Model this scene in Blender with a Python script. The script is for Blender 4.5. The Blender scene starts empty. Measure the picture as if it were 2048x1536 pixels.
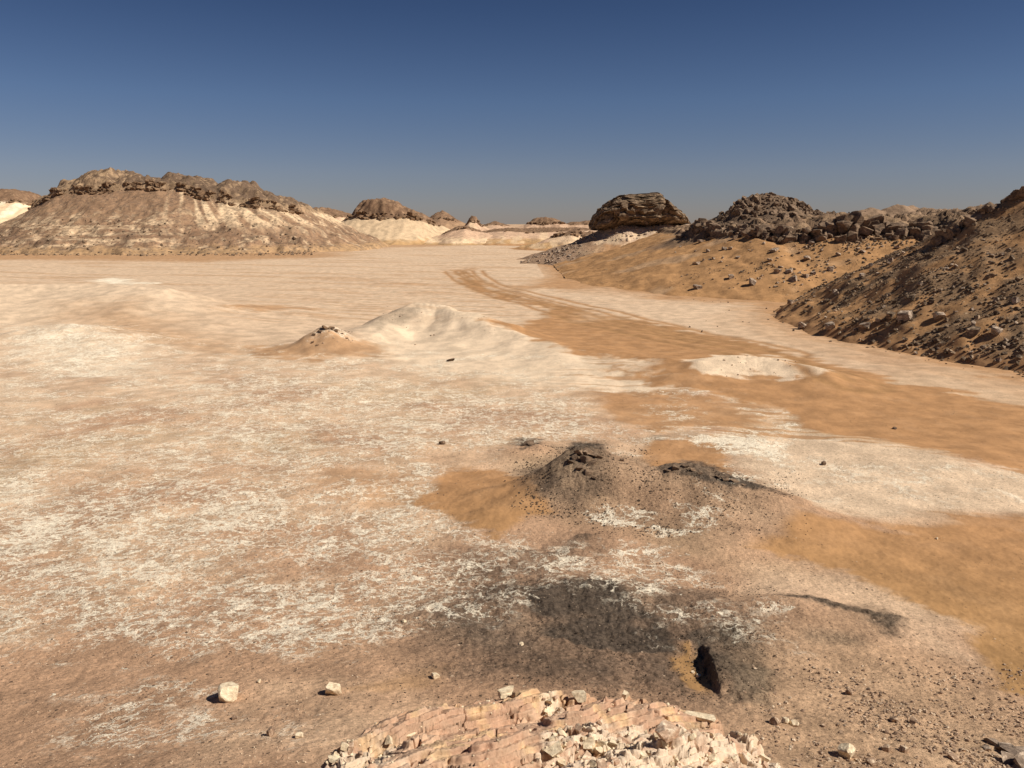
import bpy, bmesh, math, random
import numpy as np
from mathutils import Vector

# ------------------------------------------------------------------ camera
EYE = 8.0                      # eye height over the salt-pale plain
PITCH = math.radians(11.34)
FPX = 1600.0                   # focal length in photo pixels (photo is 2048 wide)
sc = bpy.context.scene
C = sc.collection
cam_d = bpy.data.cameras.new("camera")
cam_d.sensor_width = 36.0
cam_d.lens = 36.0 * FPX / 2048.0
cam_d.clip_start = 0.1
cam_d.clip_end = 20000.0
cam = bpy.data.objects.new("camera", cam_d)
C.objects.link(cam)
cam.location = (0, 0, EYE)
cam.rotation_euler = (math.pi / 2 - PITCH, 0, 0)
sc.camera = cam

# ------------------------------------------------------------------ light
SUN_EL = math.radians(45.0)
SUN_AZ = math.radians(-16.0)   # direction to the sun measured from +x towards +y
sun_vec = Vector((math.cos(SUN_EL) * math.cos(SUN_AZ), math.cos(SUN_EL) * math.sin(SUN_AZ), math.sin(SUN_EL)))
sl = bpy.data.lights.new("sun", 'SUN')
sl.energy = 4.8
sl.angle = math.radians(0.53)
sl.color = (1.0, 0.93, 0.82)
so = bpy.data.objects.new("sun", sl)
C.objects.link(so)
so.rotation_euler = (-sun_vec).to_track_quat('-Z', 'Y').to_euler()

world = bpy.data.worlds.new("World")
sc.world = world
world.use_nodes = True
wn = world.node_tree
for n in list(wn.nodes):
    wn.nodes.remove(n)
w_out = wn.nodes.new('ShaderNodeOutputWorld')
w_bg = wn.nodes.new('ShaderNodeBackground')
sky = wn.nodes.new('ShaderNodeTexSky')
sky.sky_type = 'NISHITA'
sky.sun_disc = False
sky.sun_elevation = SUN_EL
sky.sun_rotation = math.pi / 2 - SUN_AZ
sky.altitude = 1500
sky.air_density = 1.0
sky.dust_density = 0.3
sky.ozone_density = 2.0
# the desert sky is darker and bluer towards the zenith: grade it by the height above the horizon
tc = wn.nodes.new('ShaderNodeTexCoord')
sep = wn.nodes.new('ShaderNodeSeparateXYZ')
wn.links.new(tc.outputs['Generated'], sep.inputs[0])
rmp = wn.nodes.new('ShaderNodeValToRGB')
wn.links.new(sep.outputs['Z'], rmp.inputs[0])
els = rmp.color_ramp.elements
els[0].position = 0.0
els[0].color = (0.225, 0.205, 0.245, 1)
els[1].position = 0.36
els[1].color = (0.092, 0.120, 0.175, 1)
for pos, c in ((0.06, (0.255, 0.235, 0.275, 1)), (0.14, (0.215, 0.232, 0.290, 1)), (0.24, (0.142, 0.170, 0.232, 1))):
    e = els.new(pos)
    e.color = c
wmul = wn.nodes.new('ShaderNodeMix')
wmul.data_type = 'RGBA'
wmul.blend_type = 'MULTIPLY'
wmul.inputs[0].default_value = 1.0
wn.links.new(sky.outputs[0], wmul.inputs[6])
wn.links.new(rmp.outputs[0], wmul.inputs[7])
w_bg.inputs[1].default_value = 0.15
wn.links.new(wmul.outputs[2], w_bg.inputs[0])
wn.links.new(w_bg.outputs[0], w_out.inputs[0])

sc.view_settings.view_transform = 'Standard'
sc.view_settings.look = 'None'
sc.view_settings.exposure = 0.16
sc.view_settings.gamma = 1.0

# ------------------------------------------------------------------ noise
def _hash(ix, iy, seed):
    h = (ix.astype(np.uint32) * np.uint32(374761393) + iy.astype(np.uint32) * np.uint32(668265263)
         + np.uint32((seed * 2246822519 + 3266489917) & 0xFFFFFFFF))
    h ^= h >> np.uint32(13)
    h *= np.uint32(1274126177)
    h ^= h >> np.uint32(16)
    h *= np.uint32(2246822519)
    h ^= h >> np.uint32(15)
    return h

_ANG = np.linspace(0, 2 * np.pi, 257)[:256]
_GX = np.cos(_ANG).astype(np.float32)
_GY = np.sin(_ANG).astype(np.float32)

def perlin(x, y, seed=0):
    xf = np.floor(x); yf = np.floor(y)
    ix = xf.astype(np.int64); iy = yf.astype(np.int64)
    fx = (x - xf).astype(np.float32); fy = (y - yf).astype(np.float32)
    u = fx * fx * fx * (fx * (fx * 6 - 15) + 10)
    v = fy * fy * fy * (fy * (fy * 6 - 15) + 10)
    def g(a, b, dx, dy):
        k = (_hash(a, b, seed) & np.uint32(255)).astype(np.int64)
        return _GX[k] * dx + _GY[k] * dy
    a = g(ix, iy, fx, fy); b = g(ix + 1, iy, fx - 1, fy)
    c = g(ix, iy + 1, fx, fy - 1); d = g(ix + 1, iy + 1, fx - 1, fy - 1)
    return (a + u * (b - a) + v * ((c + u * (d - c)) - (a + u * (b - a)))) * 1.5

def fbm(x, y, octaves=4, seed=0, gain=0.5, lac=2.03):
    s = 0; a = 1.0; t = 0
    for o in range(octaves):
        s = s + a * perlin(x + 17.3 * o, y - 9.1 * o, seed + o * 7)
        t += a; a *= gain; x = x * lac; y = y * lac
    return s / t * 1.6

def ridged(x, y, octaves=4, seed=0):
    s = 0; a = 1.0; t = 0
    for o in range(octaves):
        s = s + a * (1 - np.abs(perlin(x + 5.7 * o, y + 3.3 * o, seed + o * 5)) * 2)
        t += a; a *= 0.5; x = x * 2.1; y = y * 2.1
    return s / t

def worley(x, y, seed=0):
    """F1, F2, and two random values and the offset of the nearest cell"""
    ix = np.floor(x).astype(np.int64); iy = np.floor(y).astype(np.int64)
    f1 = np.full(x.shape, 9.0); f2 = np.full(x.shape, 9.0)
    r1 = np.zeros(x.shape); r2 = np.zeros(x.shape); ox = np.zeros(x.shape); oy = np.zeros(x.shape)
    for a in (-1, 0, 1):
        for b in (-1, 0, 1):
            h = _hash(ix + a, iy + b, seed)
            px = (h & np.uint32(1023)) / 1023.0
            py = ((h >> np.uint32(10)) & np.uint32(1023)) / 1023.0
            q = ((h >> np.uint32(20)) & np.uint32(1023)) / 1023.0
            q2 = ((h >> np.uint32(5)) & np.uint32(1023)) / 1023.0
            dx = ix + a + px - x; dy = iy + b + py - y
            d = np.sqrt(dx * dx + dy * dy)
            near = d < f1
            f2 = np.where(near, f1, np.minimum(f2, d))
            r1 = np.where(near, q, r1); r2 = np.where(near, q2, r2)
            ox = np.where(near, dx, ox); oy = np.where(near, dy, oy)
            f1 = np.where(near, d, f1)
    return f1, f2, r1, r2, ox, oy

def sstep(a, b, x):
    t = np.clip((x - a) / (b - a), 0, 1)
    return t * t * (3 - 2 * t)

def smax(a, b, k):
    h = np.clip(0.5 + 0.5 * (a - b) / k, 0, 1)
    return b * (1 - h) + a * h + k * h * (1 - h)

def mix(a, b, t):
    t = np.asarray(t)[..., None] if np.ndim(a) > np.ndim(t) or np.ndim(b) > np.ndim(t) or np.ndim(t) >= 1 else t
    return a * (1 - t) + b * t

# ------------------------------------------------------------------ survey helpers: sight lines to world points
CP, SP = math.cos(PITCH), math.sin(PITCH)
def P(px, py, d):
    v = (768 - py) / FPX
    k = d / (CP + v * SP)
    return (k * (px - 1024) / FPX, d, EYE + k * (-SP + v * CP))

def seg_dist(x, y, pts):
    """distance to a polyline and the interpolated third coordinate at the nearest point"""
    best = np.full(x.shape, 1e9); val = np.zeros(x.shape)
    for (x0, y0, z0), (x1, y1, z1) in zip(pts[:-1], pts[1:]):
        dx, dy = x1 - x0, y1 - y0
        t = np.clip(((x - x0) * dx + (y - y0) * dy) / (dx * dx + dy * dy + 1e-9), 0, 1)
        d = np.hypot(x - x0 - t * dx, y - y0 - t * dy)
        m = d < best
        best = np.where(m, d, best); val = np.where(m, z0 + t * (z1 - z0), val)
    return best, val

def poly_sd(x, y, pts):
    """signed distance to a polygon, negative inside"""
    best = np.full(x.shape, 1e9); inside = np.zeros(x.shape, bool)
    n = len(pts)
    for i in range(n):
        x0, y0 = pts[i][:2]; x1, y1 = pts[(i + 1) % n][:2]
        dx, dy = x1 - x0, y1 - y0
        t = np.clip(((x - x0) * dx + (y - y0) * dy) / (dx * dx + dy * dy + 1e-12), 0, 1)
        best = np.minimum(best, np.hypot(x - x0 - t * dx, y - y0 - t * dy))
        if y1 != y0:
            c = ((y0 > y) != (y1 > y)) & (x < (x1 - x0) * (y - y0) / (y1 - y0) + x0)
            inside ^= c
    return np.where(inside, -best, best)

def densify(pts, step):
    out = []
    for a, b in zip(pts[:-1], pts[1:]):
        n = max(1, int(math.ceil(math.dist(a[:2], b[:2]) / step)))
        for k in range(n):
            t = k / n
            out.append(tuple(a[i] + (b[i] - a[i]) * t for i in range(3)))
    out.append(tuple(pts[-1]))
    return out

def tent(x, y, pts, slope, step=1.2, back=None, side=None):
    """a ridge whose sides fall away from the crest at an even slope"""
    z = np.full(x.shape, -99.0)
    back = back or slope
    side = side or slope
    for a, b, c in densify(pts, step):
        dy = y - b
        d = np.sqrt((x - a) ** 2 * side ** 2 + np.where(dy > 0, dy * back, dy * slope) ** 2)
        z = np.maximum(z, c - d)
    return z

# ------------------------------------------------------------------ ground height
RIDGES = [  # (crest points from sight lines, half width in front, half width behind)
    ([P(-400, 560, 80), P(0, 566, 77), P(200, 568, 75), P(330, 578, 72), P(400, 600, 70), P(470, 628, 68)], 14, 6),
    ([P(740, 645, 56), P(800, 617, 59), P(840, 604, 60), P(880, 607, 60), P(935, 621, 57.5), P(1030, 660, 53), P(1140, 690, 48.5),
      P(1250, 706, 46), P(1340, 716, 44)], 6, 2.4),
    ([P(648, 648, 51), P(656, 650, 51)], 2.7, 2.2),
    ([P(1400, 720, 41.5), P(1480, 711, 42.5), P(1560, 714, 42), P(1640, 738, 39.8)], 4.2, 1.9),
    ([P(1090, 945, 21.8), P(1170, 925, 22.0), P(1280, 945, 21.5), P(1400, 950, 21.0), P(1520, 985, 20.4)], 3.0, 1.5),
    ([P(1155, 893, 22.3), P(1180, 895, 22.3)], 1.25, 0.8),
    ([P(1030, 890, 27.2), P(1055, 885, 27.2), P(1075, 886, 27.0)], 1.3, 0.8),
    ([P(1180, 905, 22.2), P(1280, 936, 21.8), P(1350, 928, 21.6), P(1375, 926, 21.6), P(1440, 947, 21.2), P(1480, 962, 21.0), P(1560, 992, 20.4),
      P(1640, 1030, 19.4)], 1.3, 0.8),
    ([P(1400, 885, 27.8), P(1500, 874, 28), P(1620, 874, 28), P(1780, 893, 27), P(1950, 928, 25.6), P(2200, 965, 24)], 6, 1.3),
    ([P(1090, 1190, 14.6), P(1130, 1174, 15), P(1210, 1172, 15), P(1270, 1200, 14.4)], 2.2, 1.2),
    ([P(1500, 1192, 14.4), P(1600, 1188, 14.6), P(1680, 1215, 14.2), P(1780, 1246, 13.6), P(1880, 1300, 12.8)], 2.4, 0.9),
    ([P(60, 655, 54), P(160, 648, 54), P(250, 664, 53)], 6, 4),
]
_rr = np.array([0, 2, 4, 6, 8, 10, 13, 16, 20, 26, 34, 1e5])
_rz = np.array([6.35, 5.5, 4.45, 3.35, 2.35, 1.6, 0.95, 0.62, 0.38, 0.18, 0.0, 0.0])
_HX, _HY, _ = P(1478, 1345, 10.9)
_PX, _PY, _ = P(1392, 1350, 10.9)

def ground_h(x, y, detail=True):
    r = np.hypot(x, y)
    z = np.interp(r + 0.6 * np.sin(np.arctan2(x, y) * 3 + 1.0) * sstep(3, 9, r), _rr, _rz)
    z = z + 0.25 * fbm(x / 40, y / 40, 3, 3) * sstep(60, 140, r)
    # the floor of the wash that runs past the mounds sits a little lower
    for pts, wf, wb in RIDGES:
        xs = [p[0] for p in pts]; ys = [p[1] for p in pts]
        m = (x > min(xs) - 2.6 * wf) & (x < max(xs) + 2.6 * wf) & (y > min(ys) - 2.6 * wf) & (y < max(ys) + 2.6 * wf)
        if not np.any(m):
            continue
        xm, ym = x[m], y[m]
        k = wf * 0.16
        xw = xm + k * fbm(xm / wf * 1.3, ym / wf * 1.3, 3, 11)
        yw = ym + k * fbm(xm / wf * 1.3, ym / wf * 1.3, 3, 12)
        z0 = z[m]
        best = np.zeros(xm.shape)
        wl = 0.5 * (wf + wb)
        for ca, cb, cc in densify(pts, wb * 0.22):
            dy = yw - cb
            t = np.sqrt(((xw - ca) / wl) ** 2 + np.where(dy > 0, dy / wb, dy / wf) ** 2)
            best = np.maximum(best, np.maximum(cc - z0, 0) * np.exp(-(t ** 1.45) * 1.6))
        z[m] = z0 + best
    # the pit in front of the ledge with its grey lump on the right
    xe = x - (3.02 + 0.118 * (y - 10.8)) + 0.035 * fbm(x / 0.3, y / 0.3, 4, 37)
    win = np.exp(-np.abs((y - 11.55) / 0.95) ** 4)
    z = z + 0.20 * win * sstep(-0.02, 0.08, xe) * np.exp(-(np.maximum(xe - 0.1, 0) / 0.6) ** 1.8)
    z = z - 0.07 * win * np.exp(-((xe + 0.2) / 0.26) ** 2)
    if detail:
        near = np.exp(-r / 60)
        z = z + 0.05 * fbm(x / 1.6, y / 1.6, 4, 21) * near
        z = z + 0.026 * fbm(x / 0.20, y / 0.20, 4, 31) * np.exp(-r / 26)
        z = z + 0.10 * fbm(x / 7, y / 7, 3, 41) * sstep(8, 30, r)
    return z

def hit(px, py, fn=None, dmin=3.0, dmax=900.0):
    """walk a sight line out to where it meets the ground"""
    fn = fn or (lambda a, b: ground_h(a, b, False))
    d = np.geomspace(dmin, dmax, 2500)
    v = (768 - py) / FPX
    k = d / (CP + v * SP)
    x = k * (px - 1024) / FPX; z = EYE + k * (-SP + v * CP)
    g = fn(x, d)
    i = np.argmax(g >= z)
    if not (g >= z).any():
        i = len(d) - 1
    return x[i], d[i], g[i]

def to_lp(x, y):
    return np.arctan2(x, y), np.log(np.hypot(x, y) + 1e-6)

def patch(px_pts):
    """a patch on the ground, surveyed corner by corner, kept as bearing and log range"""
    out = []
    for a, b in px_pts:
        x, y, _ = hit(a, b)
        t, l = to_lp(np.array(x), np.array(y))
        out.append((float(t), float(l)))
    return out

def patch_mask(T, L, pts, w, wob=(0, 0)):
    ts = [p[0] for p in pts]; ls = [p[1] for p in pts]
    m = (T > min(ts) - 4 * w - .05) & (T < max(ts) + 4 * w + .05) & (L > min(ls) - 4 * w - .05) & (L < max(ls) + 4 * w + .05)
    out = np.zeros(T.shape)
    if np.any(m):
        sd = poly_sd(T[m] + wob[0][m], L[m] + wob[1][m], pts)
        out[m] = 1 - sstep(-w, w, sd)
    return out

# ------------------------------------------------------------------ mesh helpers
def make_mesh(name, verts, faces, smooth=True, colour=None, extra=None, quads=True):
    me = bpy.data.meshes.new(name)
    verts = np.asarray(verts, dtype=np.float32); faces = np.asarray(faces, dtype=np.int32)
    nv, nf, k = len(verts), len(faces), faces.shape[1]
    me.vertices.add(nv); me.vertices.foreach_set('co', verts.ravel())
    me.loops.add(nf * k); me.loops.foreach_set('vertex_index', faces.ravel())
    me.polygons.add(nf)
    me.polygons.foreach_set('loop_start', np.arange(0, nf * k, k, dtype=np.int32))
    me.polygons.foreach_set('loop_total', np.full(nf, k, dtype=np.int32))
    me.update(calc_edges=True)
    me.polygons.foreach_set('use_smooth', np.full(nf, smooth, dtype=bool))
    if colour is not None:
        a = me.attributes.new('tint', 'FLOAT_COLOR', 'POINT')
        c = np.ones((nv, 4), dtype=np.float32); c[:, :3] = colour
        a.data.foreach_set('color', c.ravel())
    for kx, vals in (extra or {}).items():
        a = me.attributes.new(kx, 'FLOAT', 'POINT')
        a.data.foreach_set('value', np.asarray(vals, dtype=np.float32))
    me.validate()
    return me

def link(name, me, mat, parent=None, **tags):
    o = bpy.data.objects.new(name, me)
    C.objects.link(o)
    if mat is not None and not me.materials:
        me.materials.append(mat)
    if parent is not None:
        o.parent = parent
    for k, v in tags.items():
        if v is not None:
            o[k] = v
    return o

def grid_faces(nu, nv, keep=None, wrap=False):
    i = np.arange(nu * nv).reshape(nu, nv)
    if wrap:
        i = np.concatenate([i, i[:, :1]], axis=1)
    f = np.stack([i[:-1, :-1], i[:-1, 1:], i[1:, 1:], i[1:, :-1]], axis=-1).reshape(-1, 4)
    return f

def drop_unused(verts, faces, *arrs):
    used = np.zeros(len(verts), bool); used[faces.ravel()] = True
    remap = np.cumsum(used) - 1
    return (verts[used], remap[faces]) + tuple(a[used] for a in arrs)

# ------------------------------------------------------------------ materials
def new_mat(name):
    m = bpy.data.materials.new(name)
    m.use_nodes = True
    nt = m.node_tree
    for n in list(nt.nodes):
        nt.nodes.remove(n)
    out = nt.nodes.new('ShaderNodeOutputMaterial')
    b = nt.nodes.new('ShaderNodeBsdfPrincipled')
    b.inputs['Roughness'].default_value = 0.95
    b.inputs['Specular IOR Level'].default_value = 0.12
    nt.links.new(b.outputs[0], out.inputs[0])
    return m, nt, b

def nd(nt, kind, **kw):
    n = nt.nodes.new(kind)
    for k, v in kw.items():
        setattr(n, k, v)
    return n

def noise(nt, vec, scale, detail=4, rough=0.6, dist=0.0):
    n = nd(nt, 'ShaderNodeTexNoise')
    n.inputs['Scale'].default_value = scale
    n.inputs['Detail'].default_value = detail
    n.inputs['Roughness'].default_value = rough
    n.inputs['Distortion'].default_value = dist
    nt.links.new(vec, n.inputs['Vector'])
    return n.outputs['Fac']

def maprange(nt, val, a, b, c=0.0, d=1.0, smooth=True):
    n = nd(nt, 'ShaderNodeMapRange')
    if smooth:
        n.interpolation_type = 'SMOOTHSTEP'
    nt.links.new(val, n.inputs[0])
    for i, q in zip((1, 2, 3, 4), (a, b, c, d)):
        n.inputs[i].default_value = q
    return n.outputs[0]

def math_(nt, op, a, b=None, c=None):
    n = nd(nt, 'ShaderNodeMath', operation=op)
    for i, q in enumerate((a, b, c)):
        if q is None:
            continue
        if isinstance(q, (int, float)):
            n.inputs[i].default_value = q
        else:
            nt.links.new(q, n.inputs[i])
    return n.outputs[0]

def cmix(nt, fac, a, b, blend='MIX'):
    n = nd(nt, 'ShaderNodeMix', data_type='RGBA', blend_type=blend)
    for i, q in ((0, fac), (6, a), (7, b)):
        if isinstance(q, (int, float)):
            n.inputs[i].default_value = q
        elif isinstance(q, tuple):
            n.inputs[i].default_value = q + (1,)
        else:
            nt.links.new(q, n.inputs[i])
    return n.outputs[2]

def scaled(nt, vec, s):
    n = nd(nt, 'ShaderNodeMapping')
    n.inputs['Scale'].default_value = s
    nt.links.new(vec, n.inputs[0])
    return n.outputs[0]

def ground_material():
    m, nt, b = new_mat('desert_ground')
    geo = nd(nt, 'ShaderNodeNewGeometry'); pos = geo.outputs['Position']
    att = nd(nt, 'ShaderNodeAttribute', attribute_name='tint')
    crust = nd(nt, 'ShaderNodeAttribute', attribute_name='crust').outputs['Fac']
    grit = nd(nt, 'ShaderNodeAttribute', attribute_name='grit').outputs['Fac']
    col = att.outputs['Color']
    # broad and fine variation
    n1 = noise(nt, pos, 0.9, 8, 0.62)
    col = cmix(nt, 1.0, col, nd_grey(nt, maprange(nt, n1, 0.32, 0.68, 0.80, 1.14)), 'MULTIPLY')
    n2 = noise(nt, pos, 14.0, 6, 0.7)
    n3 = noise(nt, pos, 46.0, 5, 0.75)
    n2 = math_(nt, 'MULTIPLY_ADD', math_(nt, 'SUBTRACT', n3, 0.5), 0.7, n2)
    gvar = math_(nt, 'MULTIPLY_ADD', math_(nt, 'MULTIPLY', math_(nt, 'SUBTRACT', n2, 0.5), 2.3), math_(nt, 'ADD', grit, 0.13), 1.0)
    col = cmix(nt, 1.0, col, nd_grey(nt, gvar), 'MULTIPLY')
    # white salt crust: flakes and vein network
    st = scaled(nt, pos, (1.0, 1.25, 1.0))
    nA = noise(nt, st, 3.0, 9, 0.71, 0.7)
    nB = noise(nt, st, 0.35, 5, 0.6)
    warp = nd(nt, 'ShaderNodeVectorMath', operation='MULTIPLY_ADD')
    nv = nd(nt, 'ShaderNodeTexNoise'); nv.inputs['Scale'].default_value = 1.1; nv.inputs['Detail'].default_value = 6
    nv.inputs['Roughness'].default_value = 0.7
    nt.links.new(pos, nv.inputs['Vector'])
    nt.links.new(nv.outputs['Color'], warp.inputs[0])
    warp.inputs[1].default_value = (1.6, 1.6, 1.6)
    nt.links.new(pos, warp.inputs[2])
    def vein(scale, width):
        v = nd(nt, 'ShaderNodeTexVoronoi', feature='DISTANCE_TO_EDGE')
        v.inputs['Scale'].default_value = scale
        nt.links.new(warp.outputs[0], v.inputs['Vector'])
        return maprange(nt, v.outputs['Distance'], 0.0, width, 1.0, 0.0)
    broken = maprange(nt, noise(nt, pos, 1.6, 6, 0.7), 0.40, 0.50)
    vn = math_(nt, 'MULTIPLY', math_(nt, 'MAXIMUM', vein(0.85, 0.045), math_(nt, 'MULTIPLY', vein(2.4, 0.075), 0.9)), broken)
    nB = math_(nt, 'MULTIPLY_ADD', math_(nt, 'SUBTRACT', noise(nt, pos, 1.1, 4, 0.6), 0.5), 0.55, nB)
    lvl = math_(nt, 'ADD', math_(nt, 'MULTIPLY', math_(nt, 'SUBTRACT', nB, 0.5), 1.5), crust)
    th = math_(nt, 'MULTIPLY_ADD', lvl, -0.25, 0.665)
    flakes = maprange(nt, math_(nt, 'SUBTRACT', nA, th), 0.0, 0.035)
    flakes = math_(nt, 'MULTIPLY', flakes, maprange(nt, crust, 0.02, 0.12))
    veins = math_(nt, 'MULTIPLY', vn, maprange(nt, lvl, 0.08, 0.4))
    veins = math_(nt, 'MULTIPLY', veins, maprange(nt, crust, 0.02, 0.12))
    holes = maprange(nt, noise(nt, pos, 11.0, 8, 0.78), 0.42, 0.56)
    flakes = math_(nt, 'MULTIPLY', flakes, math_(nt, 'MULTIPLY_ADD', holes, 0.6, 0.4))
    w = math_(nt, 'MINIMUM', math_(nt, 'MAXIMUM', flakes, math_(nt, 'MULTIPLY', veins, 0.95)), 1.0)
    col = cmix(nt, math_(nt, 'MULTIPLY', w, 0.95), col, (0.98, 0.87, 0.68))
    # pebbles and dark chips
    def chips(scale, rmin, rmax):
        v = nd(nt, 'ShaderNodeTexVoronoi', feature='F1')
        v.inputs['Scale'].default_value = scale
        nt.links.new(pos, v.inputs['Vector'])
        sepc = nd(nt, 'ShaderNodeSeparateColor'); nt.links.new(v.outputs['Color'], sepc.inputs[0])
        size = maprange(nt, sepc.outputs[0], rmin, 1.0, 0.0, rmax, False)
        d = math_(nt, 'SUBTRACT', size, v.outputs['Distance'])
        return maprange(nt, d, 0.0, 0.06), sepc.outputs[1]
    c1, q1 = chips(11.0, 0.72, 0.34)
    c2, q2 = chips(30.0, 0.50, 0.38)
    area = maprange(nt, math_(nt, 'ADD', noise(nt, pos, 1.3, 5, 0.6), math_(nt, 'MULTIPLY', grit, 0.5)), 0.45, 0.75)
    for cc, qq, k in ((c2, q2, 0.8), (c1, q1, 0.9)):
        pc = cmix(nt, maprange(nt, qq, 0.80, 0.86), (0.11, 0.075, 0.05), (0.62, 0.46, 0.32))
        f = math_(nt, 'MULTIPLY', math_(nt, 'MULTIPLY', cc, area), k)
        col = cmix(nt, f, col, pc)
    nt.links.new(col, b.inputs['Base Color'])
    # relief
    hgt = math_(nt, 'MULTIPLY', math_(nt, 'MAXIMUM', c1, c2), math_(nt, 'MULTIPLY', area, 1.0))
    hgt = math_(nt, 'MULTIPLY_ADD', w, 0.4, hgt)
    fine = math_(nt, 'MULTIPLY', noise(nt, pos, 9.0, 9, 0.72), math_(nt, 'MULTIPLY_ADD', grit, 2.6, 0.25))
    hgt = math_(nt, 'ADD', hgt, fine)
    bump = nd(nt, 'ShaderNodeBump')
    bump.inputs['Strength'].default_value = 0.75
    bump.inputs['Distance'].default_value = 0.035
    nt.links.new(hgt, bump.inputs['Height'])
    nt.links.new(bump.outputs[0], b.inputs['Normal'])
    return m

def nd_grey(nt, val):
    n = nd(nt, 'ShaderNodeCombineColor')
    for i in range(3):
        nt.links.new(val, n.inputs[i])
    return n.outputs[0]

def hill_material(name, scale=1.0, bumpd=0.25):
    m, nt, b = new_mat(name)
    pos = nd(nt, 'ShaderNodeNewGeometry').outputs['Position']
    col = nd(nt, 'ShaderNodeAttribute', attribute_name='tint').outputs['Color']
    grit = nd(nt, 'ShaderNodeAttribute', attribute_name='grit').outputs['Fac']
    n1 = noise(nt, pos, 0.35 * scale, 9, 0.68)
    col = cmix(nt, 1.0, col, nd_grey(nt, maprange(nt, n1, 0.3, 0.7, 0.78, 1.2)), 'MULTIPLY')
    n2 = noise(nt, pos, 2.2 * scale, 6, 0.75)
    amt = math_(nt, 'MULTIPLY_ADD', math_(nt, 'MULTIPLY', math_(nt, 'SUBTRACT', n2, 0.5), 1.7), grit, 1.0)
    col = cmix(nt, 1.0, col, nd_grey(nt, amt), 'MULTIPLY')
    v = nd(nt, 'ShaderNodeTexVoronoi', feature='F1')
    v.inputs['Scale'].default_value = 1.5 * scale
    nt.links.new(pos, v.inputs['Vector'])
    sepc = nd(nt, 'ShaderNodeSeparateColor'); nt.links.new(v.outputs['Color'], sepc.inputs[0])
    size = maprange(nt, sepc.outputs[0], 0.6, 1.0, 0.0, 0.42, False)
    ch = maprange(nt, math_(nt, 'SUBTRACT', size, v.outputs['Distance']), 0.0, 0.06)
    ch = math_(nt, 'MULTIPLY', ch, maprange(nt, grit, 0.15, 0.7))
    pc = cmix(nt, maprange(nt, sepc.outputs[1], 0.5, 0.6), (0.12, 0.08, 0.055), (0.50, 0.36, 0.23))
    col = cmix(nt, math_(nt, 'MULTIPLY', ch, 0.75), col, pc)
    nt.links.new(col, b.inputs['Base Color'])
    h = math_(nt, 'MULTIPLY_ADD', noise(nt, pos, 1.1 * scale, 9, 0.75), math_(nt, 'MULTIPLY_ADD', grit, 1.8, 0.15), ch)
    bump = nd(nt, 'ShaderNodeBump')
    bump.inputs['Strength'].default_value = 0.8
    bump.inputs['Distance'].default_value = bumpd
    nt.links.new(h, bump.inputs['Height'])
    nt.links.new(bump.outputs[0], b.inputs['Normal'])
    return m

def rock_material(name, dark, mid, pale, scale, bumpd, strata=0.0, pale_at=0.62):
    m, nt, b = new_mat(name)
    pos = nd(nt, 'ShaderNodeNewGeometry').outputs['Position']
    v = scaled(nt, pos, (1, 1, 1 + 4 * strata))
    n1 = noise(nt, v, scale, 10, 0.7, 0.3)
    n2 = noise(nt, v, scale * 4, 6, 0.7)
    col = cmix(nt, maprange(nt, n1, 0.36, 0.56), dark, mid)
    col = cmix(nt, maprange(nt, math_(nt, 'MULTIPLY_ADD', n2, 0.4, math_(nt, 'MULTIPLY', n1, 0.6)), pale_at - 0.06, pale_at + 0.05), col, pale)
    col = cmix(nt, 1.0, col, nd_grey(nt, maprange(nt, n2, 0.25, 0.75, 0.7, 1.25)), 'MULTIPLY')
    nt.links.new(col, b.inputs['Base Color'])
    bump = nd(nt, 'ShaderNodeBump')
    bump.inputs['Strength'].default_value = 0.9
    bump.inputs['Distance'].default_value = bumpd
    nt.links.new(math_(nt, 'ADD', n1, math_(nt, 'MULTIPLY', n2, 0.4)), bump.inputs['Height'])
    nt.links.new(bump.outputs[0], b.inputs['Normal'])
    return m

M_ground = ground_material()
M_hill = hill_material('hillside_debris', 1.0, 0.25)
M_near_hill = hill_material('stony_slope', 2.6, 0.08)
M_caprock = rock_material('brown_caprock', (0.10, 0.062, 0.04), (0.27, 0.17, 0.10), (0.50, 0.34, 0.20), 0.8, 0.25, 0.6)
M_darkrock = rock_material('dark_weathered_rock', (0.10, 0.070, 0.050), (0.26, 0.175, 0.115), (0.50, 0.36, 0.24), 1.4, 0.12, 0.2)
M_boulder = rock_material('grey_brown_boulder', (0.17, 0.125, 0.095), (0.36, 0.27, 0.20), (0.66, 0.52, 0.39), 2.6, 0.06, 0.3, 0.56)
M_rubble = rock_material('slope_rubble', (0.085, 0.060, 0.042), (0.20, 0.14, 0.092), (0.46, 0.33, 0.22), 1.8, 0.05, 0.0, 0.57)
M_gravel = rock_material('dark_gravel', (0.055, 0.040, 0.030), (0.125, 0.090, 0.064), (0.30, 0.22, 0.15), 6.0, 0.01, 0.0, 0.60)
M_cream = rock_material('cream_limestone', (0.58, 0.44, 0.29), (0.80, 0.66, 0.46), (0.90, 0.80, 0.62), 9.0, 0.02, 0.0)
M_ledge_rock = rock_material('pink_limestone', (0.42, 0.27, 0.18), (0.60, 0.41, 0.28), (0.82, 0.66, 0.48), 7.0, 0.02, 0.0, 0.58)
M_chip = rock_material('brown_pebble', (0.20, 0.13, 0.09), (0.40, 0.27, 0.18), (0.70, 0.56, 0.40), 9.0, 0.01, 0.0, 0.56)

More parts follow.
